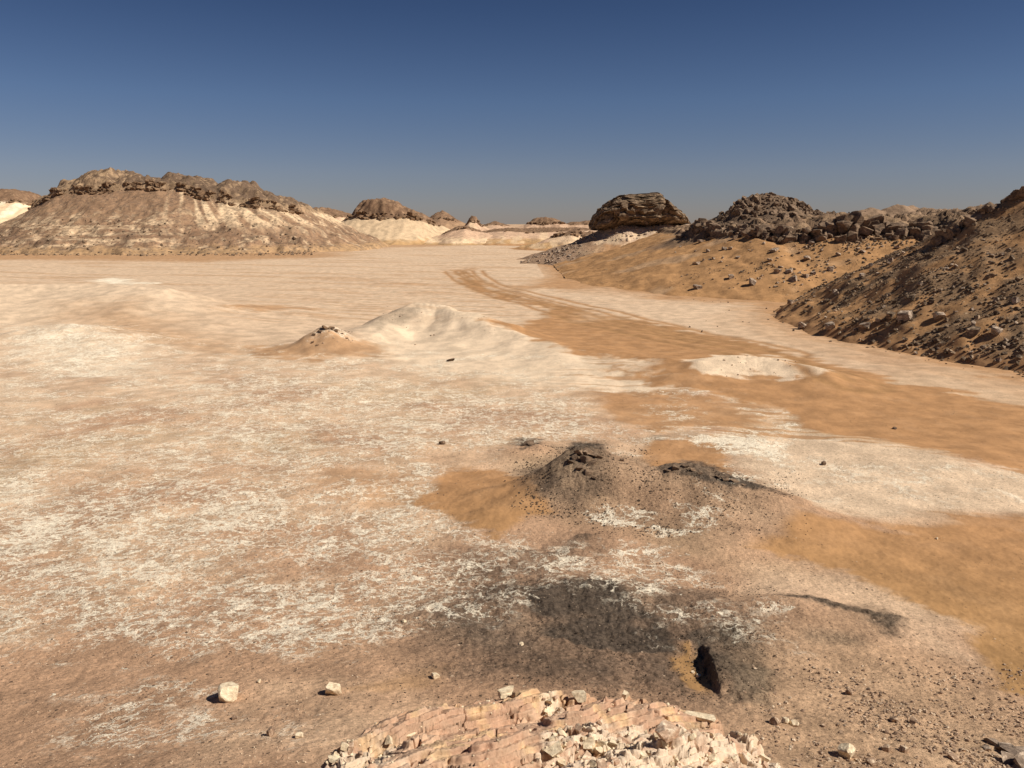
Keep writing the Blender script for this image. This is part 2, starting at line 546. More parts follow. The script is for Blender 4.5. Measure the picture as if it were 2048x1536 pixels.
# ------------------------------------------------------------------ ground colours
SAND = np.array([0.440, 0.240, 0.112]); SAND2 = np.array([0.380, 0.218, 0.094])
PALE = np.array([0.66, 0.480, 0.325]); PINK = np.array([0.60, 0.405, 0.258])
BROWN = np.array([0.485, 0.300, 0.185]); CREAM = np.array([0.77, 0.60, 0.425])
GREY = np.array([0.088, 0.068, 0.052]); TAN = np.array([0.56, 0.40, 0.245]); WHITE = np.array([0.88, 0.76, 0.58])

def build_ground():
    rs = [0.0]
    r = 0.35
    while r < 2.0:
        rs.append(r); r += 0.18
    while r < 9000:
        rs.append(r); r *= 1.0040 if (r < 9 or 70 < r < 700) else (1.0022 if r < 70 else 1.02)
    rs = np.array(rs)
    th = np.concatenate([np.linspace(-math.radians(43), math.radians(43), 1280), 
                         np.linspace(math.radians(43), math.radians(317), 140)[1:-1]])
    R, T = np.meshgrid(rs[1:], th, indexing='ij')
    x = (R * np.sin(T)).ravel(); y = (R * np.cos(T)).ravel()
    z = ground_h(x, y)
    rr = R.ravel(); T0, L0 = to_lp(x, y)
    front = (np.abs(T0) < 1.3)
    n1 = fbm(x / 5, y / 5, 4, 51); n2 = fbm(x / 1.1, y / 1.1, 4, 61)
    # wind-drawn streaks: long across the wash
    ang = math.radians(-14)
    su = x * math.cos(ang) + y * math.sin(ang); sv = -x * math.sin(ang) + y * math.cos(ang)
    st = fbm(su / 9, sv / 1.1, 4, 71)
    st2 = fbm(su / 28, sv / 4.5, 4, 75)
    n3 = fbm(x / 0.28, y / 0.28, 4, 63) * sstep(60, 25, rr)
    wob = (0.020 * n1 + 0.007 * n2 + 0.004 * n3, 0.030 * st + 0.014 * n2 + 0.008 * n3)
    def mask(pts, w=0.02, k=1.0):
        return patch_mask(T0, L0, patch(pts), w, (wob[0] * k, wob[1] * k))
    # base: brown-pink near, tan in the middle, pale plain far out
    col = mix(BROWN[None, :] * np.ones((len(x), 1)), PINK, sstep(-0.35, 0.4, n1 + sstep(9, 24, rr) * 0.7 - 0.55))
    col = mix(col, TAN, sstep(0.05, 0.5, fbm(x / 9, y / 9, 4, 81)) * 0.55 * sstep(10, 20, rr))
    col = mix(col, PALE, sstep(26, 60, rr + 9 * n1))
    far = sstep(70, 110, rr)
    col = mix(col, SAND * 0.5 + PALE * 0.5, far * sstep(0.12, 0.42, st2) * 0.75)
    col = mix(col, SAND, sstep(330, 700, rr) * 0.35)
    crust = np.zeros(len(x)); grit = 0.28 * sstep(60, 20, rr) + 0.14 + 0.16 * sstep(24, 14, rr)
    # ---- pale mounds
    m = mask([(700, 660), (790, 622), (860, 606), (960, 625), (1080, 668), (1200, 698), (1350, 716), (1280, 740), (1420, 775), (1300, 790), (1100, 775), (860, 745), (740, 700)], 0.03)
    col = mix(col, CREAM, m * 0.85); grit *= 1 - 0.7 * m
    m = mask([(1385, 716), (1500, 706), (1580, 710), (1690, 752), (1600, 752), (1480, 748), (1400, 745)], 0.01)
    col = mix(col, CREAM, m * 0.9)
    m = mask([(-300, 570), (0, 566), (300, 572), (400, 600), (330, 640), (200, 640), (0, 650), (-300, 660)], 0.05)
    col = mix(col, CREAM, m * 0.45)
    for pts, a in (([(60, 660), (240, 655), (270, 700), (180, 720), (50, 700)], .9), ([(130, 720), (280, 722), (280, 752), (140, 750)], .8),
                   ([(-60, 940), (60, 950), (90, 1010), (-60, 1030)], .45)):
        m = mask(pts, 0.05); col = mix(col, CREAM, m * a)
    # ---- wash and drifts of orange sand
    sandm = np.zeros(len(x))
    for pts, w, a in (
        ([(902, 540), (935, 536), (952, 556), (1010, 585), (1090, 605), (1200, 625), (1400, 664), (1600, 706), (1800, 764), (2060, 810), (2500, 900), (2500, 1040), (2060, 944),
          (1900, 910), (1780, 884), (1640, 856), (1560, 820), (1420, 775), (1290, 738), (1340, 722), (1130, 700), (985, 645), (1060, 640), (1100, 622), (980, 592), (920, 572)], 0.012, 1.0),
        ([(1440, 770), (1290, 735), (1240, 725), (1330, 745), (1200, 730), (1300, 762), (1420, 790), (1600, 830), (1700, 845)], 0.010, .95),
        ([(1185, 785), (1300, 783), (1420, 800), (1560, 842), (1470, 850), (1330, 868), (1240, 850), (1210, 815)], 0.012, .85),
        ([(1310, 880), (1390, 878), (1440, 900), (1450, 935), (1380, 950), (1300, 930)], 0.010, .95),
        ([(1588, 1012), (1700, 1040), (1850, 1060), (1960, 1040), (2060, 1070), (2400, 1060), (2500, 1600), (2060, 1392), (1985, 1368), (1930, 1260), (1800, 1200), (1700, 1150), (1600, 1120), (1480, 1090), (1560, 1060)], 0.014, 1.0),
        ([(1870, 1034), (2060, 1030), (2060, 1060), (1960, 1064)], 0.01, .9),
        ([(880, 942), (1000, 935), (1090, 950), (1100, 1020), (1000, 1064), (930, 1050), (870, 1015), (820, 1000), (870, 980)], 0.010, 1.0),
        ([(690, 1385), (800, 1345), (900, 1330), (870, 1365), (760, 1390)], 0.02, .45),
        ([(560, 690), (640, 672), (760, 690), (780, 712), (640, 722), (540, 712)], 0.015, .75),
        ([(490, 690), (600, 690), (620, 716), (520, 714)], 0.012, .8),
        ([(120, 606), (250, 604), (330, 640), (400, 672), (520, 700), (450, 712), (330, 690), (220, 660)], 0.05, .55),
        ([(450, 612), (560, 610), (640, 618), (520, 624)], 0.01, .75),
        ([(-600, 505), (300, 508), (650, 500), (700, 512), (400, 524), (-600, 520)], 0.04, .8),
        ([(640, 488), (800, 478), (960, 490), (900, 492), (760, 496)], 0.05, .7),
        ([(980, 592), (1080, 560), (1160, 545), (1300, 500), (2500, 480), (2500, 760), (2060, 770), (1900, 740), (1700, 690), (1560, 640), (1420, 640), (1500, 610), (1350, 600), (1200, 590), (1090, 575)], 0.03, .85),
        ([(640, 940), (830, 950), (880, 1000), (740, 1010), (640, 975)], 0.02, .40),
        ([(1335, 1300), (1385, 1282), (1402, 1330), (1408, 1378), (1370, 1376), (1340, 1340)], 0.006, 1.0),
    ):
        sandm = np.maximum(sandm, mask(pts, w) * a)
    # thin fingers of sand over the crust beside the wash
    m = mask([(1180, 715), (1420, 740), (1700, 850), (1950, 915), (1500, 905), (1250, 830), (1130, 760)], 0.05, 0.5)
    sandm = np.maximum(sandm, m * sstep(0.12, 0.22, fbm(su / 7, sv / 0.55, 4, 77)) * 0.8)
    m = mask([(560, 560), (900, 540), (1100, 600), (1000, 660), (700, 640), (450, 640)], 0.05)
    sandm = np.maximum(sandm, m * sstep(0.08, 0.35, st) * 0.45)
    sc_ = mix(SAND[None, :] * np.ones((len(x), 1)), SAND2, sstep(24, 13, rr))
    sandm = np.clip(sandm * (1 + 0.10 * n2), 0, 1)
    # ---- wheel tracks curving out of the wash on to the plain
    tr = [hit(a, b)[:2] for a, b in ((905, 532), (912, 546), (935, 562), (1000, 588), (1090, 612), (1180, 640), (1300, 668), (1500, 705), (1700, 760))]
    tr2 = [hit(a, b)[:2] for a, b in ((940, 536), (950, 550), (975, 570), (1060, 592), (1150, 612), (1260, 640), (1380, 668), (1560, 705))]
    tk = np.zeros(len(x))
    sel = (y > 30) & (y < 140) & (x > -30) & (x < 40)
    for t_ in (tr, tr2):
        pts = [(a, b, 0) for a, b in t_]
        d, _ = seg_dist(x[sel] + 0.15 * n2[sel], y[sel], pts)
        for off in (0.0, 1.7):
            tk[sel] = np.maximum(tk[sel], np.exp(-((d - off) / 0.42) ** 2))
    sandm *= 1 - 0.95 * mask([(1385, 720), (1440, 712), (1500, 709), (1580, 711), (1700, 750), (1600, 754), (1480, 752), (1400, 744)], 0.006)
    # ---- pinkish pale flats beside the wash
    for pts, a in (([(1160, 640), (1250, 618), (1500, 622), (1600, 650), (1660, 690), (1590, 686), (1400, 655), (1220, 632)], .8),
                   ([(1120, 585), (1260, 572), (1420, 562), (1420, 578), (1250, 598), (1150, 602)], .6),
                   ([(1740, 722), (1860, 752), (2000, 792), (1900, 775)], .4)):
        m = mask(pts, 0.03); col = mix(col, PALE, m * a); sandm *= 1 - m * a
    m = mask([(1420, 880), (1600, 868), (1780, 890), (1960, 928), (2400, 985), (2400, 1030), (2040, 1020), (1800, 1042), (1640, 1010), (1500, 960)], 0.02)
    col = mix(col, PALE * 0.6 + CREAM * 0.4, m * 0.9); crust = np.maximum(crust, m * 0.15)
    m = mask([(1500, 1140), (1700, 1160), (1860, 1220), (1960, 1330), (1850, 1290), (1700, 1220), (1500, 1180)], 0.05)
    col = mix(col, PALE, m * 0.55)
    # ---- white crusts
    for pts, w, a in (
        ([(-500, 900), (150, 960), (500, 960), (650, 1010), (560, 1100), (350, 1160), (100, 1210), (-500, 1180)], 0.10, .62),
        ([(380, 740), (700, 745), (900, 770), (1150, 790), (1240, 860), (1330, 900), (1000, 890), (820, 930), (600, 960), (350, 920), (260, 840)], 0.10, .44),
        ([(750, 1000), (950, 1010), (1000, 1080), (860, 1110), (700, 1090), (560, 1060)], 0.06, .55),
        ([(1170, 1012), (1280, 1030), (1420, 1062), (1380, 1072), (1240, 1060), (1170, 1040)], 0.02, .95),
        ([(1180, 1090), (1330, 1096), (1360, 1112), (1240, 1112)], 0.02, .8),
        ([(1330, 1000), (1440, 1030), (1470, 1060), (1380, 1040)], 0.02, .75),
        ([(1400, 960), (1480, 990), (1440, 1000)], 0.02, .4),
        ([(1370, 880), (1480, 872), (1580, 880), (1560, 920), (1430, 905)], 0.02, .95),
        ([(1340, 905), (1430, 915), (1500, 950), (1470, 965), (1400, 930)], 0.02, .5),
        ([(450, 1180), (760, 1170), (780, 1300), (560, 1330), (400, 1260)], 0.08, .55),
        ([(150, 1230), (420, 1190), (480, 1290), (250, 1350)], 0.08, .40),
        ([(-300, 1180), (180, 1180), (150, 1260), (-300, 1340)], 0.08, .42),
        ([(860, 1100), (1100, 1100), (1400, 1130), (1450, 1200), (1250, 1200), (1000, 1160), (850, 1180)], 0.06, .42),
        ([(1280, 1210), (1560, 1200), (1580, 1300), (1480, 1290), (1320, 1260)], 0.05, .42),
        ([(20, 650), (260, 650), (300, 760), (0, 770)], 0.06, .55),
        ([(-500, 690), (1100, 720), (1300, 900), (-500, 960)], 0.12, .24),
        ([(780, 920), (900, 925), (920, 1070), (800, 1060), (770, 990)], 0.05, .5),
        ([(-300, 840), (700, 840), (1050, 1180), (700, 1330), (300, 1300), (-300, 1360)], 0.12, .36),
        ([(120, 1380), (620, 1380), (620, 1500), (160, 1500)], 0.1, .34),
        ([(1200, 770), (1480, 780), (1700, 860), (1500, 880), (1300, 880)], 0.06, .36),
    ):
        crust = np.maximum(crust, mask(pts, w) * a)
    crust *= 1 - sandm * 0.85
    wm = mask([(195, 558), (240, 556), (250, 562), (330, 566), (300, 568), (200, 566)], 0.01)
    body = mask([(1040, 940), (1120, 905), (1250, 915), (1370, 920), (1480, 950), (1600, 1005), (1560, 1060), (1400, 1075), (1200, 1060), (1060, 1030)], 0.04)
    col = mix(col, np.array([0.33, 0.212, 0.132]), body * 0.75 * np.clip(0.8 + 0.6 * n2, 0, 1)); grit = np.maximum(grit, body * 0.8)
    near_r = (x > 5) & (x < 75) & (y > 20) & (y < 190)
    foot = np.zeros(len(x))
    # sand and fines washed out from the foot of the slopes thin out over a few metres
    for sh_, wt in ((0.0, 0.35), (2.0, 0.25), (4.5, 0.22), (7.5, 0.18)):
        ax, ay = x[near_r] + sh_ * 0.85, y[near_r] + sh_ * 0.5
        hh = np.maximum(np.maximum(HS.h(ax, ay)[0], HR.h(ax, ay)[0]), HBT.h(ax, ay)[0])
        foot[near_r] += wt * sstep(-0.50, 0.1, hh + 0.2 * n1[near_r] + 0.15 * n2[near_r] + 0.15 * st[near_r])
    sandm = np.maximum(sandm, foot * 0.9)
    grit = np.maximum(grit, foot * 0.45)
    # ---- dark gravelly places, plus shade painted on the pit wall
    darkm = np.zeros(len(x))
    for pts, w, a in (
        ([(1060, 935), (1130, 900), (1200, 890), (1215, 925), (1200, 985), (1150, 1000), (1080, 975)], 0.03, .7),
        ([(1130, 900), (1160, 888), (1210, 898), (1200, 915), (1140, 918)], 0.012, 1.0),
        ([(1310, 940), (1365, 920), (1480, 958), (1560, 990), (1480, 972), (1360, 952)], 0.012, .9),
        ([(1020, 890), (1045, 881), (1085, 884), (1060, 894)], 0.010, .8),
        ([(1040, 1200), (1110, 1163), (1240, 1166), (1320, 1225), (1370, 1290), (1260, 1310), (1080, 1270)], 0.022, 1.0),
        ([(780, 1230), (1000, 1150), (1400, 1180), (1560, 1240), (1500, 1400), (1200, 1390), (900, 1340)], 0.07, .68),
        ([(1360, 1270), (1480, 1255), (1560, 1340), (1520, 1410), (1430, 1400), (1405, 1340)], 0.02, .92),
        ([(1560, 1186), (1640, 1190), (1790, 1240), (1780, 1256), (1660, 1215)], 0.012, .95),
        ([(1330, 1180), (1440, 1180), (1470, 1215), (1340, 1220)], 0.03, .75),
        ([(1000, 1090), (1060, 1080), (1050, 1110), (990, 1120)], 0.015, .6),
        ([(1060, 1100), (1130, 1070), (1170, 1075), (1090, 1112)], 0.01, .7),
        ([(1590, 1262), (1720, 1262), (1740, 1290), (1620, 1292)], 0.02, .6),
        ([(880, 1110), (1120, 1075), (1170, 1090), (1080, 1160), (900, 1180)], 0.05, .5),
        ([(628, 664), (648, 650), (672, 652), (690, 668), (650, 668)], 0.004, .5),
        ([(1300, 872), (1340, 872), (1340, 884), (1290, 884)], 0.01, .5),
        ([(740, 640), (800, 616), (850, 612), (820, 636), (750, 658)], 0.015, .40),
    ):
        darkm = np.maximum(darkm, mask(pts, w) * a)
    sandm *= 1 - darkm * 0.8 * (1 - mask([(1335, 1300), (1385, 1282), (1402, 1330), (1408, 1378), (1370, 1376), (1340, 1340)], 0.006))
    darkm *= 1 - 0.9 * mask([(1335, 1300), (1385, 1282), (1402, 1330), (1408, 1378), (1370, 1376), (1340, 1340)], 0.006)
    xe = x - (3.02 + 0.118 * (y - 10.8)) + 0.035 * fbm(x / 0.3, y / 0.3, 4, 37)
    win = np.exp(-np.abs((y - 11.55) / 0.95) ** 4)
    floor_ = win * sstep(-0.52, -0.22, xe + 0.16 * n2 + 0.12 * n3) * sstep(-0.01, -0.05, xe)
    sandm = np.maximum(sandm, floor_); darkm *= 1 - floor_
    darkm = np.maximum(darkm, win * sstep(-0.04, 0.0, xe) * sstep(0.75, 0.35, xe + 0.15 * n2))  # shade of the pit wall painted dark, together with the lump's own grey
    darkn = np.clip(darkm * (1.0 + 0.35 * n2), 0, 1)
    col = mix(col, sc_, np.clip(np.maximum(sandm, tk * 0.95 * (1 - sandm * 0.3)), 0, 1))
    col = mix(col, SAND2 * 0.8, tk * sandm * 0.5)
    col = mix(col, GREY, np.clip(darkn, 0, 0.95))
    col = mix(col, WHITE, wm)
    grit = grit * (1 - sandm * 0.9) + darkm * 0.6
    m = mask([(1500, 1300), (1700, 1250), (2060, 1400), (2400, 1700), (1500, 1700), (1450, 1420)], 0.1)
    grit = np.maximum(grit, m * 0.75 * (1 - sandm))
    col = mix(col, TAN, m * 0.35 * (1 - sandm))
    grit = np.clip(grit, 0.02, 1)
    z = z + darkm * sstep(45, 20, rr) * (0.07 * ridged(x / 0.75, y / 0.75, 4, 91) + 0.03 * fbm(x / 0.16, y / 0.16, 3, 93) - 0.03)
    # wheel ruts are pressed in, sand ripples raised
    z = z - 0.04 * tk
    z = z + 0.02 * sandm * np.sin((sv + 0.5 * n1) * 7.0) * sstep(50, 15, rr) * 0.35
    verts = np.stack([x, y, z], 1)
    nr, nt_ = R.shape
    f = grid_faces(nr, nt_, wrap=True)
    f = f[:, ::-1]
    # close the middle
    verts = np.vstack([verts, [[0, 0, 6.35]]])
    c0 = len(verts) - 1
    ring = np.arange(nt_)
    cap = np.stack([ring, np.roll(ring, -1), np.full(nt_, c0), np.full(nt_, c0)], 1)[:, ::-1]
    col = np.vstack([col, BROWN[None, :]])
    me = bpy.data.meshes.new('ground')
    tri = cap[:, [0, 2, 3]]
    # quads first, then the triangles of the centre
    nq = len(f); ntri = len(cap)
    loops = np.concatenate([f.ravel(), np.stack([ring, np.full(nt_, c0), np.roll(ring, -1)], 1)[:, [0, 1, 2]].ravel()]).astype(np.int32)
    me.vertices.add(len(verts)); me.vertices.foreach_set('co', verts.astype(np.float32).ravel())
    me.loops.add(len(loops)); me.loops.foreach_set('vertex_index', loops)
    me.polygons.add(nq + ntri)
    ls = np.concatenate([np.arange(nq) * 4, nq * 4 + np.arange(ntri) * 3]).astype(np.int32)
    lt = np.concatenate([np.full(nq, 4), np.full(ntri, 3)]).astype(np.int32)
    me.polygons.foreach_set('loop_start', ls); me.polygons.foreach_set('loop_total', lt)
    me.update(calc_edges=True)
    me.polygons.foreach_set('use_smooth', np.ones(nq + ntri, dtype=bool))
    a = me.attributes.new('tint', 'FLOAT_COLOR', 'POINT')
    c4 = np.ones((len(verts), 4), np.float32); c4[:, :3] = np.clip(col, 0.01, 0.95)
    a.data.foreach_set('color', c4.ravel())
    for nm, vals in (('crust', crust), ('grit', grit)):
        a = me.attributes.new(nm, 'FLOAT', 'POINT')
        a.data.foreach_set('value', np.append(vals, 0.1).astype(np.float32))
    link('ground', me, M_ground, kind='structure')


# ------------------------------------------------------------------ rocks
def ico(sub):
    bm = bmesh.new()
    bmesh.ops.create_icosphere(bm, subdivisions=sub, radius=1.0)
    v = np.array([q.co[:] for q in bm.verts]); f = np.array([[q.index for q in p.verts] for p in bm.faces])
    bm.free()
    return v, f
ICO = {s: ico(s) for s in (1, 2, 3, 4, 5, 6)}

def noise3(p, seed):
    return (perlin(p[:, 0] + 7.1, p[:, 1] + p[:, 2] * 0.7, seed) + perlin(p[:, 1] - 3.7, p[:, 2] + p[:, 0] * 0.6, seed + 1)
            + perlin(p[:, 2] + 1.9, p[:, 0] - p[:, 1] * 0.8, seed + 2)) / 2.0

def rock_shape(seed, sub=3, cuts=11, lo=0.52, hi=0.86, rough=0.06, squash=(1, 1, 1)):
    rng = np.random.RandomState(seed)
    v, f = ICO[sub]
    v = v.copy()
    for k in range(cuts):
        if k < 6:      # broken along three joint sets
            n = np.zeros(3); n[k % 3] = 1.0 if k < 3 else -1.0
            n = n + rng.normal(size=3) * 0.22
            d = rng.uniform(lo, 0.5 * (lo + hi))
        else:
            n = rng.normal(size=3)
            d = rng.uniform(0.5 * (lo + hi), hi + 0.08)
        n /= np.linalg.norm(n)
        e = np.maximum(v @ n - d, 0)
        v -= e[:, None] * n
    v *= 1 + rough * (noise3(v * 1.7, seed) + 0.5 * noise3(v * 4.3, seed + 9))[:, None]
    v *= np.array(squash)
    return v, f

def rot(rng, tilt=0.4):
    a = rng.uniform(0, 2 * math.pi); b = rng.uniform(-tilt, tilt); c = rng.uniform(-tilt, tilt)
    ca, sa, cb, sb, cc, sc2 = math.cos(a), math.sin(a), math.cos(b), math.sin(b), math.cos(c), math.sin(c)
    Rz = np.array([[ca, -sa, 0], [sa, ca, 0], [0, 0, 1]])
    Rx = np.array([[1, 0, 0], [0, cb, -sb], [0, sb, cb]])
    Ry = np.array([[cc, 0, sc2], [0, 1, 0], [-sc2, 0, cc]])
    return Rz @ Rx @ Ry

class Heap:
    """gathers many rocks into one mesh"""
    def __init__(self):
        self.v = []; self.f = []; self.n = 0
    def add(self, v, f):
        self.v.append(v); self.f.append(f + self.n); self.n += len(v)
    def mesh(self, name, smooth=False):
        return make_mesh(name, np.vstack(self.v), np.vstack(self.f), smooth)

SHAPES2 = [rock_shape(900 + i, 2, 10, 0.42, 0.8, 0.05, (1, random.Random(i).uniform(.7, 1), random.Random(i + 50).uniform(.55, .9))) for i in range(12)]
SHAPES1 = [rock_shape(700 + i, 1, 7, 0.5, 0.85, 0.08, (1, random.Random(i).uniform(.7, 1), random.Random(i + 50).uniform(.5, .85))) for i in range(10)]
SHAPES3 = [rock_shape(500 + i, 3, 11, 0.42, 0.8, 0.06, (1, random.Random(i).uniform(.75, 1), random.Random(i + 50).uniform(.6, .9))) for i in range(10)]

def put(heap, shapes, rng, x, y, z, s, tilt=0.5, flat=1.0):
    v, f = shapes[rng.randint(len(shapes))]
    v = (v * np.array([1, 1, flat])) @ rot(rng, tilt).T * s + np.array([x, y, z])
    heap.add(v, f)

# ------------------------------------------------------------------ hills
HB = np.array([0.25, 0.150, 0.092]); HT = np.array([0.42, 0.265, 0.155]); HC = np.array([0.78, 0.57, 0.36])
HP = np.array([0.60, 0.40, 0.265]); HD = np.array([0.15, 0.105, 0.075]); HO = np.array([0.50, 0.31, 0.15])

class Hill:
    pass

def mesa(front, top, depth, slope, cell, seed, back_slope=0.5, gully=0.8, foot=1.2, bump=0.5, margin=None, rise=None, cliff=1.2, bench=0.0, rough=0.15):
    """front: sight points of the rim base [(px, py, d)], top: skyline [(px, py, d)] -> height function and grid"""
    F = [P(*q) for q in front]; T = [P(*q) for q in top]
    fx = [p[0] for p in F]; fz = [p[2] for p in F]
    tx = [p[0] for p in T]; tz = [p[2] for p in T]
    back = [(p[0], p[1] + depth) for p in reversed(F)]
    poly = [(p[0], p[1]) for p in F] + back
    rise = rise or depth * 0.35
    zmax = max(fz)
    def h(x, y):
        wx = x + gully * 1.2 * fbm(x / 11, y / 11, 3, seed); wy = y + gully * 1.2 * fbm(x / 11, y / 11, 3, seed + 1)
        wx = wx + gully * 0.4 * fbm(x / 2.5, y / 2.5, 3, seed + 2)
        sd = poly_sd(wx, wy, poly)
        zr = np.interp(x, fx, fz); zt = np.interp(x, tx, tz)
        behind = sstep(0, 1, (y - (np.interp(x, fx, [p[1] for p in F]) + depth * 0.5)) / depth)
        sl = slope * (1 - behind) + back_slope * behind
        th = np.arctan2(y - poly[0][1], x)
        # gullies run down the slope: noise across the slope only
        run = fbm(x / 6.0, y / 30.0, 4, seed + 5)
        out = np.maximum(sd, 0)
        zo = zr - out * sl * (1.12 - 0.22 * np.clip(out * slope / np.maximum(zmax, 1), 0, 1)) - gully * 0.5 * np.clip(out / 8, 0, 1) * run
        if bench:
            zo = zo + bench * np.tanh(3 * np.sin(zo * 2.1 + 2.5 * fbm(x / 14, y / 14, 3, seed + 15))) * sstep(0.66 * zmax, 0.3 * zmax, zo) * np.clip(out / 4, 0, 1)
        zo = zo + rough * fbm(x / 3.0, y / 3.0, 5, seed + 16) * np.clip(out / 3, 0, 1)
        # concave foot
        zo = smax(zo, -foot + 0 * zo - 0.02 * out, foot * 1.4)
        ins = np.maximum(-sd, 0)
        zi = zr + cliff * sstep(0, 0.9, ins) * (0.75 + 0.5 * fbm(x / 5, y / 5, 2, seed + 8)) 
        k = sstep(0, rise, ins)
        zi = zi + (zt - zr - cliff) * k
        # blocky cap
        _f1, _f2, _r1, _, _, _ = worley(x / 2.2 + 0.3 * fbm(x / 2, y / 2, 2, seed + 21), y / 2.2, seed + 20)
        zi = zi + bump * (1.3 * (_r1 - 0.5) - 0.8 * sstep(0.14, 0.0, _f2 - _f1)) * sstep(0.3, 2.0, ins)
        zi = zi + bump * sstep(0.3, 2.5, ins) * fbm(x / 2.6, y / 2.6, 4, seed + 9)
        z = np.where(sd > 0, zo, zi)
        z = z + 0.10 * fbm(x / 1.5, y / 1.5, 3, seed + 12)
        return z, sd
    H = Hill()
    H.h = h; H.poly = poly; H.F = F; H.slope = slope
    mg = margin or (zmax / slope * 1.25 + 6)
    H.box = (min(fx) - mg, max(fx) + mg, min(p[1] for p in F) - mg, max(p[1] for p in F) + depth + zmax / back_slope + 6)
    H.cell = cell; H.seed = seed
    return H

def hill_mesh(H, colourfn, mat, kind='structure', name='hill', floor=-0.55, **tags):
    x0, x1, y0, y1 = H.box
    nx = int((x1 - x0) / H.cell) + 2; ny = int((y1 - y0) / H.cell) + 2
    X, Y = np.meshgrid(np.linspace(x0, x1, nx), np.linspace(y0, y1, ny), indexing='ij')
    x = X.ravel(); y = Y.ravel()
    z, sd = H.h(x, y)
    g = ground_h(x, y, False)
    above = (z - g)
    col, grit = colourfn(x, y, z, sd)
    f = grid_faces(nx, ny)
    keep = (above[f] > floor).any(axis=1)
    f = f[keep]
    v = np.stack([x, y, z], 1)
    v, f, col, grit = drop_unused(v, f, col, grit)
    me = make_mesh(name, v, f, True, np.clip(col, 0.01, 0.95), {'grit': grit})
    return link(name, me, mat, kind=kind, **tags)

def rim_blocks(H, n, smin, smax_, seed, shapes=None, flat=0.55, gap=0.3, band=(-2.0, 0.8), xr=None, sink=0.35, front_only=True, lift=0.0):
    rng = np.random.RandomState(seed)
    hp = Heap()
    F = H.F
    segs = [(F[i], F[i + 1]) for i in range(len(F) - 1)]
    L = np.array([math.dist(a[:2], b[:2]) for a, b in segs]); cum = np.cumsum(L)
    cnt = 0; tries = 0
    while cnt < n and tries < n * 20:
        tries += 1
        t = rng.uniform(0, cum[-1])
        gate = math.sin(t * 0.37 + seed) + math.sin(t * 0.83 + seed * 2.1) + 0.7 * math.sin(t * 1.9)
        if gate < rng.uniform(-1.9, gap):
            continue
        i = int(np.searchsorted(cum, t))
        u = 1 - (cum[i] - t) / L[i]
        a, b = segs[i]
        cx = a[0] + (b[0] - a[0]) * u; cy = a[1] + (b[1] - a[1]) * u
        if xr and not (xr[0] < cx < xr[1]):
            continue
        off = rng.uniform(*band)
        cx2 = cx + rng.normal() * 0.4; cy2 = cy - off
        z, sd = H.h(np.array([cx2]), np.array([cy2]))
        s = (smin + (smax_ - smin) * rng.uniform() ** 2) * (0.75 + 0.25 * max(gate, 0))
        put(hp, shapes or SHAPES3, rng, cx2, cy2, float(z[0]) + s * flat * (sink - 0.2) + lift, s, 0.25, flat)
        cnt += 1
    return hp

def talus_colours(top, mid, low, foot, orange=0.5, streak=0.6, gscale=5.0, grit0=0.5, seedo=0, hz=(0.35, 0.75)):
    def fn(x, y, z, sd, H=None):
        s = fbm(x / gscale + 0.2 * fbm(y / 9, x / 9, 2, 5 + seedo), y / (gscale * 7), 4, 201 + seedo)
        n = fbm(x / 3.2, y / 3.2, 5, 211 + seedo)
        zm = max(z.max(), 1)
        t = np.clip(z / zm, 0, 1)
        col = np.ones((len(x), 1)) * mid
        col = mix(col, low, sstep(hz[0] + 0.1, hz[0] - 0.15, t + 0.12 * n))
        col = mix(col, top, sstep(0.0, 0.25, s) * streak)
        col = mix(col, foot, sstep(0.14, 0.03, t + 0.05 * n))
        cap = sstep(0.6, -0.4, sd)
        n2 = fbm(x / 1.3, y / 1.3, 4, 231 + seedo)
        col = mix(col, mix(HB * 0.8 * np.ones((len(x), 1)), HT, sstep(-0.1, 0.5, n2) * 0.6), cap)
        grit = np.clip(grit0 + 0.35 * n + 0.3 * cap - 0.3 * sstep(0.12, 0.02, t), 0.05, 1)
        return col, grit
    return fn

